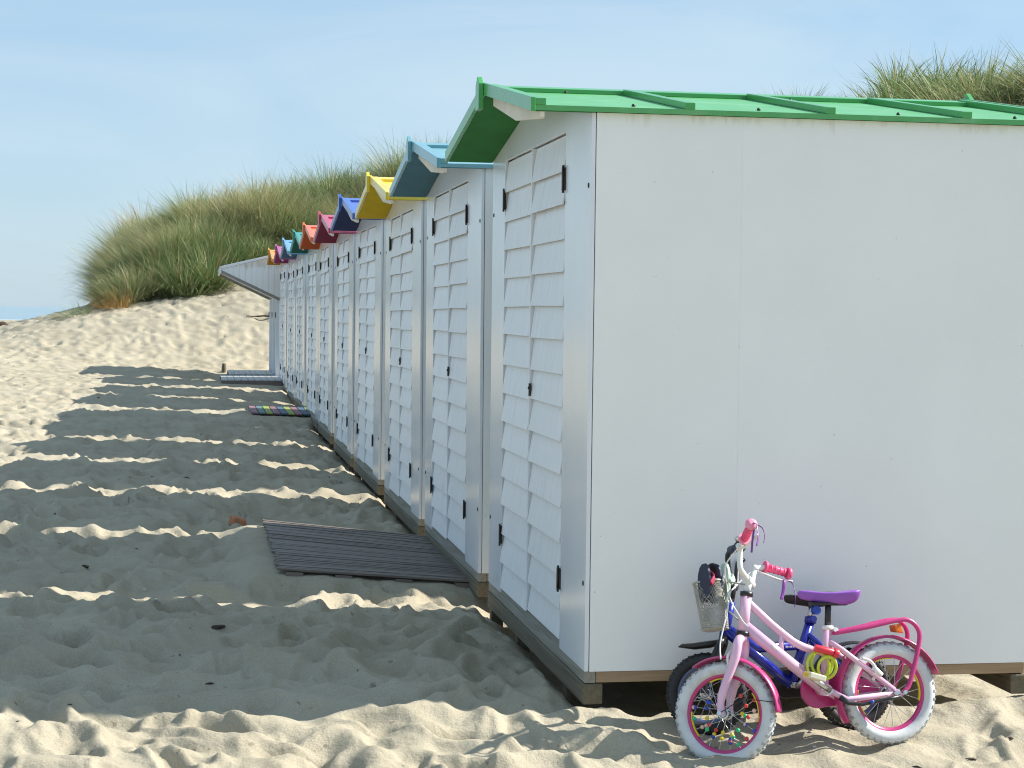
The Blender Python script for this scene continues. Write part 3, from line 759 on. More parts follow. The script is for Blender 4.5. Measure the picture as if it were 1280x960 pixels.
def wheel(parent, c, Ro, tr, xf, tyre_m, knob_m, rim_m, beads=False, strips=False, seed=1):
    rnd = random.Random(seed)
    w = empty('wheel'); w.parent = parent
    Rc = Ro - tr
    t = MB(); prof = [(tr * math.cos(a), tr * .95 * math.sin(a)) for a in np.linspace(0, 2 * math.pi, 14, endpoint=False)]
    t.ring(c, Rc, prof, 64)
    nk = 38
    for k in range(nk):
        for row, (ph, w2) in enumerate(((0, .35), (.75, .26), (-.75, .26))):
            a = 2 * math.pi * (k + (.5 if row in (1, 2) else 0)) / nk
            rr = Rc + tr * math.cos(ph) ; dy = tr * .95 * math.sin(ph)
            er = Vector((math.cos(a), 0, math.sin(a))); et = Vector((-math.sin(a), 0, math.cos(a))); ey = Vector((0, 1, 0))
            nrm = er * math.cos(ph) + ey * math.sin(ph); tn = ey * math.cos(ph) - er * math.sin(ph)
            p = Vector(c) + er * rr + ey * dy
            a2, b2, hh = et * (Ro * .026), tn * (tr * w2), nrm * .0022
            t.hexa([p - a2 - b2 - hh * 2, p + a2 - b2 - hh * 2, p + a2 + b2 - hh * 2, p - a2 + b2 - hh * 2, p - a2 - b2 + hh, p + a2 - b2 + hh, p + a2 + b2 + hh, p - a2 + b2 + hh], 1)
    t.build('tyre', [tyre_m, knob_m], w, 0, xf)
    Ri = Rc - tr * .78
    r = MB(); r.ring(c, Ri, [(-.013, -.008), (-.015, 0), (-.013, .008), (.002, .012), (.006, .011), (.006, -.011), (.002, -.012)], 56); r.build('rim', rim_m, w, 0, xf)
    hb = MB(); cc = Vector(c); hb.tube([cc + vec(0, -.03, 0), cc + vec(0, .03, 0)], .011, 12); hb.ring(c, .017, [(-.006, -.026), (.004, -.026), (.004, -.023), (-.006, -.023)], 20); hb.ring(c, .017, [(-.006, .023), (.004, .023), (.004, .026), (-.006, .026)], 20)
    hb.tube([cc + vec(0, -.062, 0), cc + vec(0, .062, 0)], .005, 8); hb.build('hub', B['chrome'], w, 0, xf)
    sp = MB(); ns = 20; ends = []
    for k in range(ns):
        a = 2 * math.pi * k / ns; s = 1 if k % 2 else -1; a2 = a + (.9 if (k // 2) % 2 else -.9)
        p0 = cc + vec(.018 * math.cos(a2), s * .022, .018 * math.sin(a2)); p1 = cc + vec((Ri - .012) * math.cos(a), 0, (Ri - .012) * math.sin(a))
        sp.tube([p0, p1], .0011, 5, caps=False); ends.append((p0, p1, a))
    sp.build('spokes', B['chrome'], w, 0, xf)
    if strips:
        for a0, a1 in ((1.35, 1.9), (2.95, 3.7), (-.35, .5)):
            y = MB(); y.ring(c, Ri - .0165, [(-.0025, -.007), (.0012, -.007), (.0012, .007), (-.0025, .007)], 14, 0, a0, a1); y.build('reflective_strip', B['yellow'], w, 0, xf)
    if beads:
        ks = list(BEADS)
        for p0, p1, a in ends:
            low = math.sin(a) < .35
            for q in range(3 if low and rnd.random() < .6 else 2):
                if not low and rnd.random() < .85: continue
                tt = rnd.uniform(.45, .95); p = p0.lerp(p1, tt)
                s = MB(); s.sphere(p, .0080, 10); s.build('bead', BEADS[rnd.choice(ks)], w, 0, xf)
    return w

def fender(parent, c, Rf, a0, a1, hw, m, xf, name='mudguard'):
    f = MB(); prof = [(math.cos(a) * .012 - .012 + .006, math.sin(a) * hw) for a in np.linspace(-1.5, 1.5, 7)] + [(math.cos(a) * .009 - .012 + .006, math.sin(a) * hw * .9) for a in np.linspace(1.5, -1.5, 7)]
    f.ring(c, Rf, prof, 30, 0, a0, a1); return f.build(name, m, parent, 0, xf)

def saddle(parent, x0, x1, z, m, xf, stripe=None):
    """nose towards -x"""
    Lg = x1 - x0; secs = []
    for t, hw, zt, zl in ((0, .010, .000, -.014), (.06, .017, .006, -.024), (.2, .020, .004, -.028), (.42, .026, -.001, -.036), (.6, .045, .000, -.042), (.78, .060, .006, -.042), (.92, .058, .012, -.034), (.985, .042, .012, -.018), (1.0, .02, .008, -.004)):
        x = x0 + Lg * t; ring = []
        for k in range(14):
            a = 2 * math.pi * k / 14
            ca, sa = math.cos(a), math.sin(a)
            zz = z + (zt if sa > 0 else zt) + (abs(sa) ** .8) * ((.006 if sa > 0 else zl - zt))
            ring.append((x, math.copysign(abs(ca) ** .75, ca) * hw * (1 if sa > -.3 else .82), zz))
        secs.append(ring)
    vs = [p for r in secs for p in r]; fs = []
    for i in range(len(secs) - 1):
        for k in range(14):
            k2 = (k + 1) % 14; fs.append((i * 14 + k, i * 14 + k2, (i + 1) * 14 + k2, (i + 1) * 14 + k))
    s = MB(); s.add(vs, fs, 0, True); s.add(secs[0], [tuple(range(14))]); s.add(secs[-1], [tuple(range(14))])
    o = s.build('saddle', m, parent, 0, xf)
    sub = o.modifiers.new('Subdivision', 'SUBSURF'); sub.levels = sub.render_levels = 1
    return o

def make_pink_bike(loc, yaw, lean, steer):
    root = empty('bicycle', loc, 'pale pink child bicycle with white tyres, magenta rack and wire basket', 'bicycle')
    X0 = Matrix.Rotation(yaw, 4, 'Z') @ Matrix.Rotation(-lean, 4, 'X') @ Matrix.Rotation(R(-4.6), 4, 'Y')
    I = X0
    Rw = .187
    FH = vec(0, 0, Rw); RH = vec(.644, 0, Rw - .002); BBp = vec(.390, 0, .225)
    HT, HB = vec(.137, 0, .602), vec(.103, 0, .463)
    ax = (HT - HB).normalized()
    S = X0 @ Matrix.Translation(HB) @ Matrix.Rotation(-steer, 4, ax) @ Matrix.Translation(-HB)
    # ---- frame
    f = MB()
    f.tube([HB, HT], .0205, 14); f.tube([HB + ax * .03, BBp], [.022, .0205], 14)
    f.tube(bez([HT - ax * .03 + vec(.008, 0, 0), (.232, 0, .470), (.32, 0, .395), (.425, 0, .352)]), .0145, 12)
    f.tube([(.252, 0, .445), (.242, 0, .375)], .010, 10)
    f.tube([BBp, (.437, 0, .452)], .0165, 12); f.tube([BBp + vec(0, -.032, 0), BBp + vec(0, .032, 0)], .021, 14)
    for s in (-1, 1):
        f.tube([(.43, s * .014, .395), (.462, s * .040, .365), RH + vec(0, s * .052, .012)], [.011, .010, .009], 10)
        f.tube([BBp + vec(.01, s * .02, 0), (.46, s * .042, .183), RH + vec(.0, s * .052, 0)], [.012, .011, .010], 10)
        f.hexa([RH + vec(-.03, s * .052 - .003, -.014), RH + vec(.035, s * .052 - .003, -.012), RH + vec(.035, s * .052 + .003, -.012), RH + vec(-.03, s * .052 + .003, -.014),
                RH + vec(-.02, s * .052 - .003, .022), RH + vec(.018, s * .052 - .003, .012), RH + vec(.018, s * .052 + .003, .012), RH + vec(-.02, s * .052 + .003, .022)])
    fr = f.build('frame', B['pink'], root, 0, I)
    k = MB(); k.ring((0, 0, 0), .0, [(0, -.001), (.011, -.001), (.011, .001), (0, .001)], 20)
    dtm = (HB + ax * .03).lerp(BBp, .36)
    k.build('sticker', B['sticker'], fr, 0, I @ Matrix.Translation(dtm + vec(0, -.0215, .004)) @ Matrix.Rotation(.72, 4, 'Y') @ Matrix.Diagonal((1.25, 1, .75, 1)))
    for p in (HT, HB):
        hs = MB(); hs.tube([p - ax * .008, p + ax * .008], .0235, 16); hs.build('headset_cup', B['black'], root, 0, I)
    # ---- seat
    sp = MB(); sp.tube([(.436, 0, .445), (.452, 0, .542)], .0115, 12); sp.build('seat_post', B['black'], root, 0, I)
    cl = MB(); cl.tube([(.435, 0, .438), (.4375, 0, .454)], .021, 14); cl.tube([(.458, -.026, .436), (.458, .026, .436)], .009, 10); cl.build('seat_clamp', B['white'], root, 0, I)
    saddle(root, .335, .573, .570, B['purple'], I @ Matrix.Translation((.44, 0, .57)) @ Matrix.Rotation(.13, 4, 'Y') @ Matrix.Translation((-.44, 0, -.57)))
    ss = MB(); ss.tube([(.38, 0, .540), (.52, .0, .526)], .016, 8, flat=(1.4, .5)); ss.build('saddle_base', B['black'], root, 0, I)
    # ---- wheels
    wheel(root, FH, Rw, .0245, S, B['tyrew'], B['knob'], B['magenta'], True, True, 5)
    wheel(root, RH, Rw - .002, .0245, I, B['tyrew'], B['knob'], B['magenta'], False, True, 6)
    # ---- fork
    fk = MB(); crown = HB - ax * .022
    fk.tube([HB - ax * .002, crown + vec(0, 0, -.004)], .019, 12)
    for s in (-1, 1):
        fk.tube(bez([crown + vec(0, s * .006, .006), crown + vec(-.004, s * .038, -.012), crown + vec(-.022, s * .046, -.07), FH + vec(.012, s * .050, .06), FH + vec(0, s * .050, -.006)], 5), [.017] * 6 + [.0175] * 5 + [.016] * 5 + [.0135] * 5, 12)
    fork = fk.build('fork', B['pink'], root, 0, S)
    nu = MB(); nu.tube([FH + vec(0, -.07, 0), FH + vec(0, -.058, 0)], .009, 6); nu.build('axle_nut', B['chrome'], fork, 0, S)
    fender(root, FH, Rw + .016, R(-6), R(118), .030, B['magenta'], S)
    st = MB(); st.tube(bez([FH + vec(0, -.066, 0), FH + vec(.09, -.05, .035), FH + vec(.188, -.025, .018)]), .0018, 6); st.build('mudguard_stay', B['black'], root, 0, S)
    br = MB()
    for s in (-1, 1): br.tube(bez([crown + vec(-.03, s * .03, -.035), crown + vec(-.045, s * .046, -.055), crown + vec(-.05, s * .040, -.085), crown + vec(-.052, s * .022, -.115)]), .0055, 8)
    br.tube([crown + vec(-.052, -.03, -.10), crown + vec(-.056, -.03, -.135)], .008, 8, flat=(.6, 1)); br.build('front_brake', B['white'], root, 0, S)
    # ---- rear mudguard, rack
    fender(root, RH, Rw + .018, R(12), R(205), .031, B['magenta'], I)
    rk = MB()
    for s in (-1, 1):
        rk.tube(bez([(.450, s * .018, .425), (.57, s * .035, .432), (.70, s * .042, .444), (.748, s * .044, .435), (.774, s * .047, .398), (.765, s * .050, .345), (.710, s * .055, .220), RH + vec(.034, s * .058, .0)], 6), .0088, 10)
    rk.tube([(.735, -.042, .440), (.735, .042, .440)], .006, 8)
    for x in (.52, .60, .67):
        rk.tube([(x, -.04, .434 + (x - .6) * .1), (x + .02, .04, .436 + (x - .6) * .1)], .0055, 8)
    for y in (-.014, .014): rk.tube([(.47, y, .426), (.735, y, .445)], .005, 8)
    rack = rk.build('rack', B['magenta'], root, 0, I)
    rf = MB(); rf.hexa([(.695, -.026, .402), (.725, -.026, .392), (.725, .026, .392), (.695, .026, .402), (.692, -.026, .426), (.718, -.026, .428), (.718, .026, .428), (.692, .026, .426)])
    rf.build('reflector', B['orange'], rack, .004, I)
    nt = MB(); nt.tube([RH + vec(0, -.072, 0), RH + vec(0, -.056, 0)], .010, 6); nt.tube([RH + vec(.034, -.072, 0), RH + vec(.034, -.062, 0)], .008, 6); nt.build('axle_nut', B['chrome'], root, 0, I)
    rb = MB()
    rb.tube(bez([(.53, -.055, .325), (.562, -.06, .308), (.580, -.058, .27), (.575, -.03, .24)]), .006, 8)
    rb.tube([(.568, -.062, .288), (.598, -.06, .255)], .010, 8, flat=(.6, 1)); rb.build('rear_brake', B['white'], root, 0, I)
    # ---- drive
    g = MB()
    poly = [(BBp.x + .068 * math.cos(a), BBp.z + .068 * math.sin(a)) for a in np.linspace(R(75), R(285), 22)] + [(.66, RH.z - .033), (.685, RH.z - .01), (.685, RH.z + .015), (.66, RH.z + .035)]
    g.prism(poly, 1, .045, .062); g.build('chain_guard', B['magenta'], root, .004, I)
    ck = MB(); ck.tube([BBp + vec(0, -.052, 0), BBp + vec(0, .075, 0)], .012, 12); ck.tube([BBp + vec(0, -.054, 0), BBp + vec(-.075, -.070, .058)], [.012, .009], 10)
    ck.tube([BBp + vec(0, .072, 0), BBp + vec(.075, .08, -.058)], [.012, .009], 10); ck.build('crank', B['chrome'], root, 0, I)
    for c in (BBp + vec(-.078, -.112, .060), BBp + vec(.078, .12, -.060)):
        p = MB(); a = vec(.030, 0, -.012); b_ = vec(0, .032, 0); d = vec(.004, 0, .010)
        p.hexa([c - a - b_ - d, c + a - b_ - d, c + a + b_ - d, c - a + b_ - d, c - a - b_ + d, c + a - b_ + d, c + a + b_ + d, c - a + b_ + d])
        pd = p.build('pedal', B['pedal'], root, .004, I)
        q = MB(); q.hexa([c - a * 1.08 - b_ * .6 - d * .6, c - a * .98 - b_ * .6 - d * .6, c - a * .98 + b_ * .6 - d * .6, c - a * 1.08 + b_ * .6 - d * .6, c - a * 1.08 - b_ * .6 + d * .6, c - a * .98 - b_ * .6 + d * .6, c - a * .98 + b_ * .6 + d * .6, c - a * 1.08 + b_ * .6 + d * .6])
        q.build('pedal_reflector', B['yellow'], pd, 0, I)
    ks = MB(); ks.tube([(.43, -.045, .195), (.452, -.062, .172), (.50, -.072, .162), (.60, -.080, .170), (.648, -.084, .174)], [.015, .010, .0085, .0085, .010], 10, flat=(1, .75)); ks.build('kickstand', B['black'], root, 0, I)
    q = MB(); q.sphere((.535, -.085, .168), .0075, 10); q.build('kickstand_cap', BEADS['blue'], root, 0, I)
    # ---- cockpit
    top = HT + ax * .012
    S0 = S; S = S @ Matrix.Translation(top) @ Matrix.Rotation(BAR_ROLL, 4, 'X') @ Matrix.Translation(-top)
    hb = MB()
    hb.tube([HT, top + ax * .05], .0135, 12); hb.tube([top + ax * .035 + vec(.0, -.028, 0), top + ax * .035 + vec(0, .028, 0)], .017, 12)
    paths = []
    for s in (-1, 1):
        w = 1 if s < 0 else .62
        p = bez([top + ax * .035 + vec(0, s * .0, 0), top + ax * .035 + vec(0, s * .045 * w, .004), top + vec(.004, s * .078 * w, .050), top + vec(.006, s * .090 * w, .090), top + vec(.016, s * .108 * w, .120), top + vec(.046, s * .146 * w, .132)], 6)
        hb.tube(p, .0105, 10); paths.append((p[-1], s))
    bar = hb.build('handlebar', B['white'], root, 0, S)
    for p, s in paths:
        d = vec(.062, s * .058, -.006) if s > 0 else vec(.050, s * .075, .006)
        gmb = MB(); gmb.tube([p - d * .05, p + d * .98], .0145, 14, 0)
        for t in (.2, .4, .6, .8): gmb.tube([p + d * (t - .03), p + d * (t + .03)], .0158, 14, 0)
        gmb.tube([p - d * .12, p + d * .0], .023, 16, 1); gmb.tube([p + d * .95, p + d * 1.06, p + d * 1.16, p + d * 1.2], [.021, .023, .018, .008], 16, 1)
        gmb.build('grip', [B['grip'], B['gripl'] if s < 0 else B['grip']], bar, 0, S)
        lv = MB(); q0 = p + vec(-.03, -s * .03, -.012); lv.tube([q0 + vec(-.006, 0, .008), q0 + vec(.0, 0, -.010)], .011, 10)
        lv.tube(bez([q0 + vec(-.004, 0, -.008), p + vec(.005, s * .0, -.034), p + vec(.045, s * .045, -.040), p + vec(.075, s * .07, -.036)]), .0045, 8, flat=(1.4, .8)); lv.build('brake_lever', B['white'], bar, 0, S)
        e = p + d * 1.12
        rnd = random.Random(3 + s)
        for k in range(3):
            rb = MB(); dx = rnd.uniform(-.02, .03); dy = rnd.uniform(-.02, .02); L_ = rnd.uniform(.07, .12)
            s0 = p + vec(.05, s * .05, -.036) if s > 0 else e
            rb.tube(bez([s0, s0 + vec(dx * .6 + .012, dy, -.012), s0 + vec(dx + .012, dy, -L_ * .6), s0 + vec(dx + .006, dy * 1.4, -L_)]), .0028, 6, flat=(1.5, .5)); rb.build('streamer', B['ribbon'], bar, 0, S)
    bell = MB(); p = paths[0][0]; bell.sphere(p + vec(-.035, .035, .022), .016, 12, 0, (1, 1, .7)); bell.build('bell', B['chrome'], bar, 0, S)
    cb = MB()
    pl = paths[0][0]; pr = paths[1][0]
    cb.tube(bez([pl + vec(-.03, .03, -.01), pl + vec(-.10, .07, -.06), top + vec(-.075, .0, .02), top + vec(-.06, -.035, -.07), crown + vec(-.05, -.03, -.03), crown + vec(-.05, -.03, -.10)]), .0028, 6)
    cb.tube(bez([pr + vec(-.03, -.03, -.01), pr + vec(-.09, -.07, -.09), top + vec(-.055, -.03, -.03), top + vec(-.01, -.035, -.13), HB + vec(.05, -.03, -.01)]), .0028, 6)
    cb.build('brake_cable', B['white'], root, 0, S)
    # ---- wire basket on the steering
    S = S0
    bx, by, bz = .002, 0, .492
    bk = MB(); n = 22; rows = 15; hw, hd, ht = .060, .054, .172
    def ringpt(t, k):
        sx = .80 + .20 * t; a = 2 * math.pi * k / n
        ex = .55
        cx = math.copysign(abs(math.cos(a)) ** ex, math.cos(a)); sy = math.copysign(abs(math.sin(a)) ** ex, math.sin(a))
        return vec(bx + hd * sx * cx - .0, by + hw * sx * sy, bz + ht * t)
    for k in range(n * 2):
        for d in (-1, 1):
            pts = [ringpt(i / 5, (k / 2 + d * i * 1.15)) for i in range(6)]
            bk.tube(pts, .00095, 4, caps=False)
    for t, r_ in ((0, .002), (.045, .0018), (.09, .0018), (.14, .0018), (.5, .001), (1, .0038)):
        bk.tube([ringpt(t, k * .5) for k in range(n * 2 + 1)], r_, 6, caps=False)
    for k in range(-4, 5):
        y = by + k * .0125; bk.tube([(bx - hd * .78, y, bz + .001), (bx + hd * .78, y, bz + .001)], .0011, 4, caps=False)
    bk.tube([ringpt(1, 0), top + ax * .02], .003, 6); bk.tube([vec(bx + hd, .02, bz + .06), HB + vec(-.01, .01, .05)], .003, 6)
    bk.build('basket', B['wire'], root, 0, S)
    return root, X0, S, (bx, by, bz)

BAR_ROLL = R(-20)
BIKE_LOC = Vector((.446, -.452, -.262)); BIKE_YAW = R(5); BIKE_LEAN = R(10); BIKE_STEER = R(40)
pink, XF_, SF_, bpos = make_pink_bike(BIKE_LOC, BIKE_YAW, BIKE_LEAN, BIKE_STEER)

# sandals standing in the basket
def sandal(off, ang, L_, sole_m, strap_m, label, name='sandal'):
    r = empty(name, tuple(BIKE_LOC + (SF_ @ (Vector(bpos) + Vector(off)))), label, 'sandal')
    r.rotation_euler = ang
    n = 16; out = []
    for k in range(n):
        a = 2 * math.pi * k / n; y = math.sin(a) * .030 * (1 + .12 * math.cos(a)); z = L_ / 2 + math.cos(a) * L_ / 2
        out.append((y, z))
    s = MB(); s.prism(out, 0, -.007, .007); s.build('sole', sole_m, r, .003)
    t = MB(); t.tube(bez([(.004, -.03, L_ * .55), (.026, -.022, L_ * .66), (.034, 0, L_ * .72), (.026, .022, L_ * .66), (.004, .03, L_ * .55)]), .011, 8, flat=(.4, 1.3)); t.build('strap', strap_m, r)
    return r
B['navy'] = mat('navy rubber', (.02, .03, .07), .5); B['mint'] = mat('pale green foam', (.46, .60, .50), .6); B['grey'] = mat('grey fabric', (.34, .36, .36), .8); B['redfab'] = mat('red fabric', (.5, .04, .10), .7)
sandal((-.022, -.030, .095), (.15, -.12, .5), .155, B['navy'], B['redfab'], 'navy sandal with red strap, leftmost in the wire basket')
sandal((-.008, .012, .10), (.05, -.05, .9), .150, B['black'], B['navy'], 'black sandal behind the navy one in the wire basket')
sandal((.014, -.012, .088), (-.1, .15, .7), .150, B['navy'], B['grey'], 'black and grey sandal in the middle of the wire basket')
sandal((.035, .024, .075), (-.25, .22, .4), .170, B['mint'], B['mint'], 'pale green sandal leaning at the head tube side of basket')

# coiled cable lock hanging on the pink frame
def make_lock():
    r = empty('cable_lock', tuple(BIKE_LOC + XF_ @ vec(.382, -.03, .373)), 'lime yellow coiled cable lock with red barrel hanging on pink frame', 'bicycle lock')
    c = MB()
    for (dx, dy, dz, rr, tl) in ((-.012, -.018, -.055, .046, .1), (.018, -.030, -.060, .038, -.12), (.006, -.008, -.048, .044, .22)):
        pts = [vec(dx + rr * .9 * math.cos(a), dy + tl * rr * math.sin(a), dz + rr * 1.08 * math.sin(a)) for a in np.linspace(0, 2 * math.pi, 29)]
        c.tube(pts, .0058, 8, caps=False)
    c.build('cable', B['lock'], r)
    b = MB(); b.tube([(-.03, -.026, .012), (.04, -.030, -.006)], .0135, 12); b.tube([(.04, -.030, -.006), (.058, -.030, -.012)], .017, 12); b.build('barrel', B['red'], r, .002)
make_lock()

def make_blue_bike(loc, yaw, lean, steer):
    root = empty('bicycle', loc, 'small dark blue child bicycle with black tyres half hidden behind the pink one', 'bicycle')
    I = Matrix.Rotation(yaw, 4, 'Z') @ Matrix.Rotation(-lean, 4, 'X')
    Rw = .152; FH = vec(0, 0, Rw); RH = vec(.585, 0, Rw); BBp = vec(.335, 0, .175)
    HT, HB = vec(.105, 0, .49), vec(.075, 0, .365); ax = (HT - HB).normalized()
    S = I @ Matrix.Translation(HB) @ Matrix.Rotation(-steer, 4, ax) @ Matrix.Translation(-HB)
    f = MB(); f.tube([HB, HT], .019, 12); f.tube([HB + ax * .03, (.20, 0, .315), (.40, 0, .322)], .019, 12); f.tube([HB + ax * .02, BBp], .02, 12)
    f.tube([BBp, (.422, 0, .412)], .018, 12)
    for s in (-1, 1):
        f.tube([(.405, s * .012, .36), (.45, s * .04, .315), RH + vec(0, s * .05, .0)], .010, 8); f.tube([BBp, (.42, s * .04, .165), RH + vec(0, s * .05, 0)], .010, 8)
    fr = f.build('frame', B['blue'], root, 0, I)
    mk = MB()
    rnd = random.Random(2); x = .31
    while x < .38:
        w = rnd.uniform(.004, .009); h = rnd.uniform(.004, .007); mk.box(x, x + w, -.0208, -.0196, .314, .314 + h); x += w + .0025
    mk.build('lettering', B['sticker'], fr, 0, I)
    wheel(root, FH, Rw, .024, S, B['rubber'], B['rubber'], B['bluerim'], False, False, 8)
    wheel(root, RH, Rw, .024, I, B['rubber'], B['rubber'], B['bluerim'], False, False, 9)
    fk = MB(); crown = HB - ax * .02
    fk.tube([HB, crown], .018, 10)
    for s in (-1, 1): fk.tube(bez([crown + vec(0, s * .006, 0), crown + vec(-.005, s * .042, -.015), FH + vec(.01, s * .05, .06), FH + vec(0, s * .05, 0)]), .013, 10)
    fk.build('fork', B['black'], root, 0, S)
    m = MB(); m.tube([(-.10, 0, .330), (-.085, 0, .333), (-.04, 0, .330), (.02, 0, .335), (.08, 0, .345)], [.005, .018, .028, .030, .02], 10, flat=(1.0, .45)); m.build('mudguard', B['black'], root, 0, S)
    fender(root, RH, Rw + .02, R(60), R(175), .028, B['black'], I)
    sp = MB(); sp.tube([(.418, 0, .40), (.43, 0, .48)], .0115, 12); sp.build('seat_post', B['chrome'], root, 0, I)
    c = MB(); c.tube([(.424, -.03, .418), (.427, .03, .418)], .012, 10); c.tube([(.420, 0, .402), (.424, 0, .424)], .023, 12); c.build('seat_clamp', B['blue'], root, 0, I)
    d = MB(); d.tube([(.437, -.03, .45), (.437, .0, .45)], .017, 14); d.build('seat_bolt', BEADS['blue'], root, 0, I)
    saddle(root, .318, .515, .500, B['black'], I)
    h = MB(); top = HT + ax * .02
    h.tube([HT, top + ax * .05], .013, 10)
    ends = []
    for s in (-1, 1):
        p = bez([top + ax * .04, top + ax * .04 + vec(0, s * .05, .0), top + vec(.01, s * .10, .13), top + vec(.03, s * .14, .155)]); h.tube(p, .010, 10); ends.append((p[-1], s))
    hb = h.build('handlebar', B['black'], root, 0, S)
    for p, s in ends:
        g = MB(); e = p + vec(.045, s * .07, 0); g.tube([p, e], .015, 12); g.tube([e, e + vec(.006, s * .01, 0)], .022, 12); g.build('grip', B['navy'], hb, 0, S)
    pd = MB(); pd.box(.03, .08, -.03, .03, .50, .58); pd.build('handlebar_pad', B['black'], hb, .01, S)
    g = MB(); poly = [(BBp.x + .055 * math.cos(a), BBp.z + .055 * math.sin(a)) for a in np.linspace(R(75), R(285), 18)] + [(.52, RH.z - .028), (.54, RH.z), (.52, RH.z + .03)]
    g.prism(poly, 1, .042, .056); g.build('chain_guard', B['black'], root, .003, I)
    ck = MB(); ck.tube([BBp + vec(0, -.06, 0), BBp + vec(0, .07, 0)], .011, 10); ck.tube([BBp + vec(0, -.055, 0), BBp + vec(.06, -.065, .05)], .008, 8); ck.tube([BBp + vec(0, .065, 0), BBp + vec(-.06, .07, -.05)], .008, 8); ck.build('crank', B['chrome'], root, 0, I)
    for c in (BBp + vec(.062, -.10, .05), BBp + vec(-.062, .10, -.05)):
        p = MB(); p.box(c.x - .028, c.x + .028, c.y - .03, c.y + .03, c.z - .009, c.z + .009); p.build('pedal', B['black'], root, .004, I)
    return root
make_blue_bike(Vector((.425, -.215, -.205)), R(4), R(8), R(32))

# ------------------------------------------------------------------ loose things on the sand
single_tuft('dry_grass_tuft', -3.28, 34.6, 300, .60, .25, 4, (-.35, -.35), 'dry golden grass tuft drooping at the foot of the dune', 'grass tuft')
single_tuft('grass_tuft', -4.15, 34.3, 200, .45, .35, .6, (-.6, -.15), 'low green grass tuft trailing over sand left of the dune foot', 'grass tuft')
M['weed'] = mat('dried seaweed', (.055, .032, .022), .9, .4, 20, 1, 30)
rock('seaweed_clump', -5.15, 36.2, .17, (1.4, .8, .6), M['weed'], 'larger dark brown seaweed heap on the sand crest near the sea', 'seaweed', .9, 3)
rock('seaweed_clump', -5.78, 35.9, .15, (1.4, .8, .6), M['weed'], 'small dark seaweed heap at the left picture edge, lower on the crest', 'seaweed', .9, 4)
for i, (x, y, r_) in enumerate([(-1.86, -.42, .022), (-1.30, -.08, .03), (-2.62, 7.3, .06), (-1.35, 1.55, .025), (-1.55, 9.2, .05), (1.33, -.5, .016), (1.52, -.42, .012), (-2.05, 3.6, .025)]):
    o = rock('seaweed_scrap', x, y, r_, (1.3, .6, .25), M['weed'], 'small dark scrap of dried seaweed on trodden sand', 'seaweed', 1.2, 20 + i, .9)
    tag(o, group='dry seaweed scraps scattered over the sand')

def debris():
    r2 = np.random.default_rng(12); n = 620
    x = r2.uniform(-6.5, 3.0, n); y = -1.2 + 38 * r2.uniform(0, 1, n) ** 1.7
    ok = ~((x > -.1) & (x < 2.4) & (y > -.05) & (y < 31)) & ~((x > -1.2) & (x < .1) & (y > 2.7) & (y < 5.4))
    x, y = x[ok], y[ok]; z = terrain(x, y)
    mb = MB()
    for i in range(len(x)):
        k = r2.choice(3, p=(.55, .25, .2)); q = r2.uniform(.004, .011) * (1 + y[i] * .03); a = r2.uniform(0, 6.28); e = 3.2 if k == 0 else 1.3
        c, s_ = math.cos(a), math.sin(a); P = []
        for (u, v, w) in ((-1, -.4, -.1), (.9, -.5, .0), (1.1, .3, .1), (-.8, .5, .15), (.1, .1, .55), (0, 0, -.5)):
            u *= q * e * r2.uniform(.7, 1.2) * .6; v *= q * r2.uniform(.6, 1.2) * (.5 if k == 0 else 1); w *= q
            P.append((x[i] + u * c - v * s_, y[i] + u * s_ + v * c, z[i] + w + q * .2))
        mb.add(P, [(0, 1, 4), (1, 2, 4), (2, 3, 4), (3, 0, 4), (1, 0, 5), (2, 1, 5), (3, 2, 5), (0, 3, 5)], int(k))
    o = mb.build('debris', [M['weed'], mat('bleached shell', (.62, .58, .50), .5), mat('brown twig', (.16, .10, .055), .8)])
    tag(o, 'tiny bits of seaweed, twig and shell strewn over the sand', 'debris', kind='stuff')
debris()
st = MB(); st.tube([(0, 0, -.2), (.01, .0, .05), (.015, .01, .17)], [.05, .048, .04], 9)
so_ = st.build('stake', M['skid'], None, .004); so_.location = (-.95, 30.15, gz(-.95, 30.15)); tag(so_, 'short dark wooden stake sticking out of shaded sand behind the far deck', 'stake')
st = MB(); st.tube(bez([(0, 0, .0), (-.16, -.02, .012), (-.34, .02, .0), (-.55, .0, .005)]), [.02] * 8 + [.017] * 8 + [.012] * 9, 8)
so_ = st.build('driftwood_stick', M['weed'], None); so_.location = (.12, 33.1, gz(.12, 33.1) + .02); tag(so_, 'dark driftwood stick lying on the sand slope behind the canopy cabin', 'driftwood')

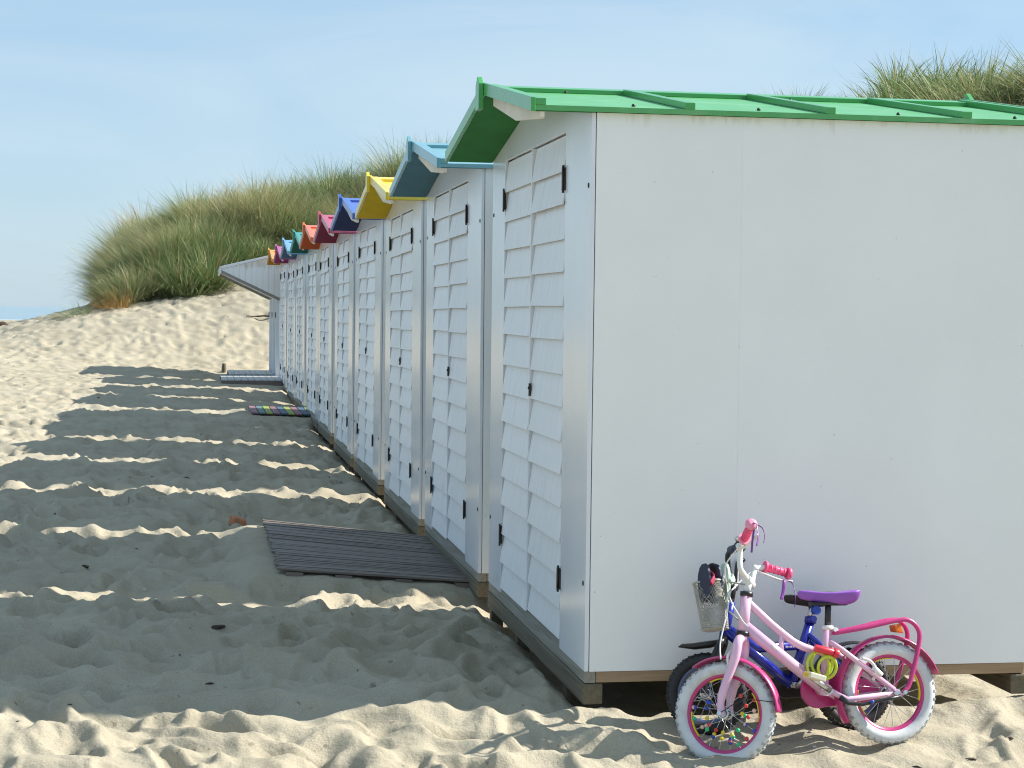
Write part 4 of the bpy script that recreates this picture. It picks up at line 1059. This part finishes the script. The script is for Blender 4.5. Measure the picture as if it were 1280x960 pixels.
# ------------------------------------------------------------------ light and sky
EL, AZ = R(38), R(.35)
sd = vec(math.cos(EL) * math.cos(AZ), math.cos(EL) * math.sin(AZ), math.sin(EL))
sun = bpy.data.lights.new('sun', 'SUN'); sun.energy = 4.2; sun.angle = R(.53); sun.color = (1, .955, .88)
so = bpy.data.objects.new('sun', sun); col.objects.link(so); so.rotation_euler = sd.to_track_quat('Z', 'Y').to_euler(); so.location = (20, 0, 20)
wd = bpy.data.worlds.new('World'); sc.world = wd; wd.use_nodes = True
nt = wd.node_tree; L = nt.links; bg = nt.nodes['Background']
sky = nt.nodes.new('ShaderNodeTexSky'); sky.sky_type = 'NISHITA'; sky.sun_disc = False; sky.sun_elevation = EL; sky.sun_rotation = R(90) - AZ
sky.air_density = 1.0; sky.dust_density = .6; sky.ozone_density = 2.5; sky.altitude = 5
tc = node(nt, 'ShaderNodeTexCoord'); mp = node(nt, 'ShaderNodeMapping'); mp.inputs['Scale'].default_value = (1.3, 1.3, 5); mp.inputs['Rotation'].default_value = (.1, .25, .3)
L.new(tc.outputs['Generated'], mp.inputs[0])
n = node(nt, 'ShaderNodeTexNoise', Scale=2.3, Detail=8.0, Roughness=.55); n.inputs['Distortion'].default_value = .8; L.new(mp.outputs[0], n.inputs['Vector'])
r = node(nt, 'ShaderNodeMapRange'); r.inputs['From Min'].default_value = .36; r.inputs['From Max'].default_value = .70; r.inputs['To Min'].default_value = .0; r.inputs['To Max'].default_value = .62; L.new(n.outputs['Fac'], r.inputs[0])
mx = node(nt, 'ShaderNodeMix', data_type='RGBA'); L.new(r.outputs[0], mx.inputs[0]); 
hz = node(nt, 'ShaderNodeMix', data_type='RGBA'); hz.inputs[0].default_value = .6; L.new(sky.outputs[0], hz.inputs[6]); hz.inputs[7].default_value = (2.4, 3.72, 5.05, 1)   # thin even veil of sea haze
L.new(hz.outputs[2], mx.inputs[6]); mx.inputs[7].default_value = (3.9, 4.85, 5.45, 1)
L.new(mx.outputs[2], bg.inputs[0]); bg.inputs[1].default_value = .083
sc.view_settings.view_transform = 'Standard'; sc.view_settings.look = 'None'; sc.view_settings.exposure = 1.0; sc.view_settings.gamma = 1
sc.view_settings.use_curve_mapping = False
sc.render.engine = 'CYCLES'; sc.cycles.max_bounces = 8; sc.cycles.use_denoising = True; sc.cycles.filter_width = 1.1
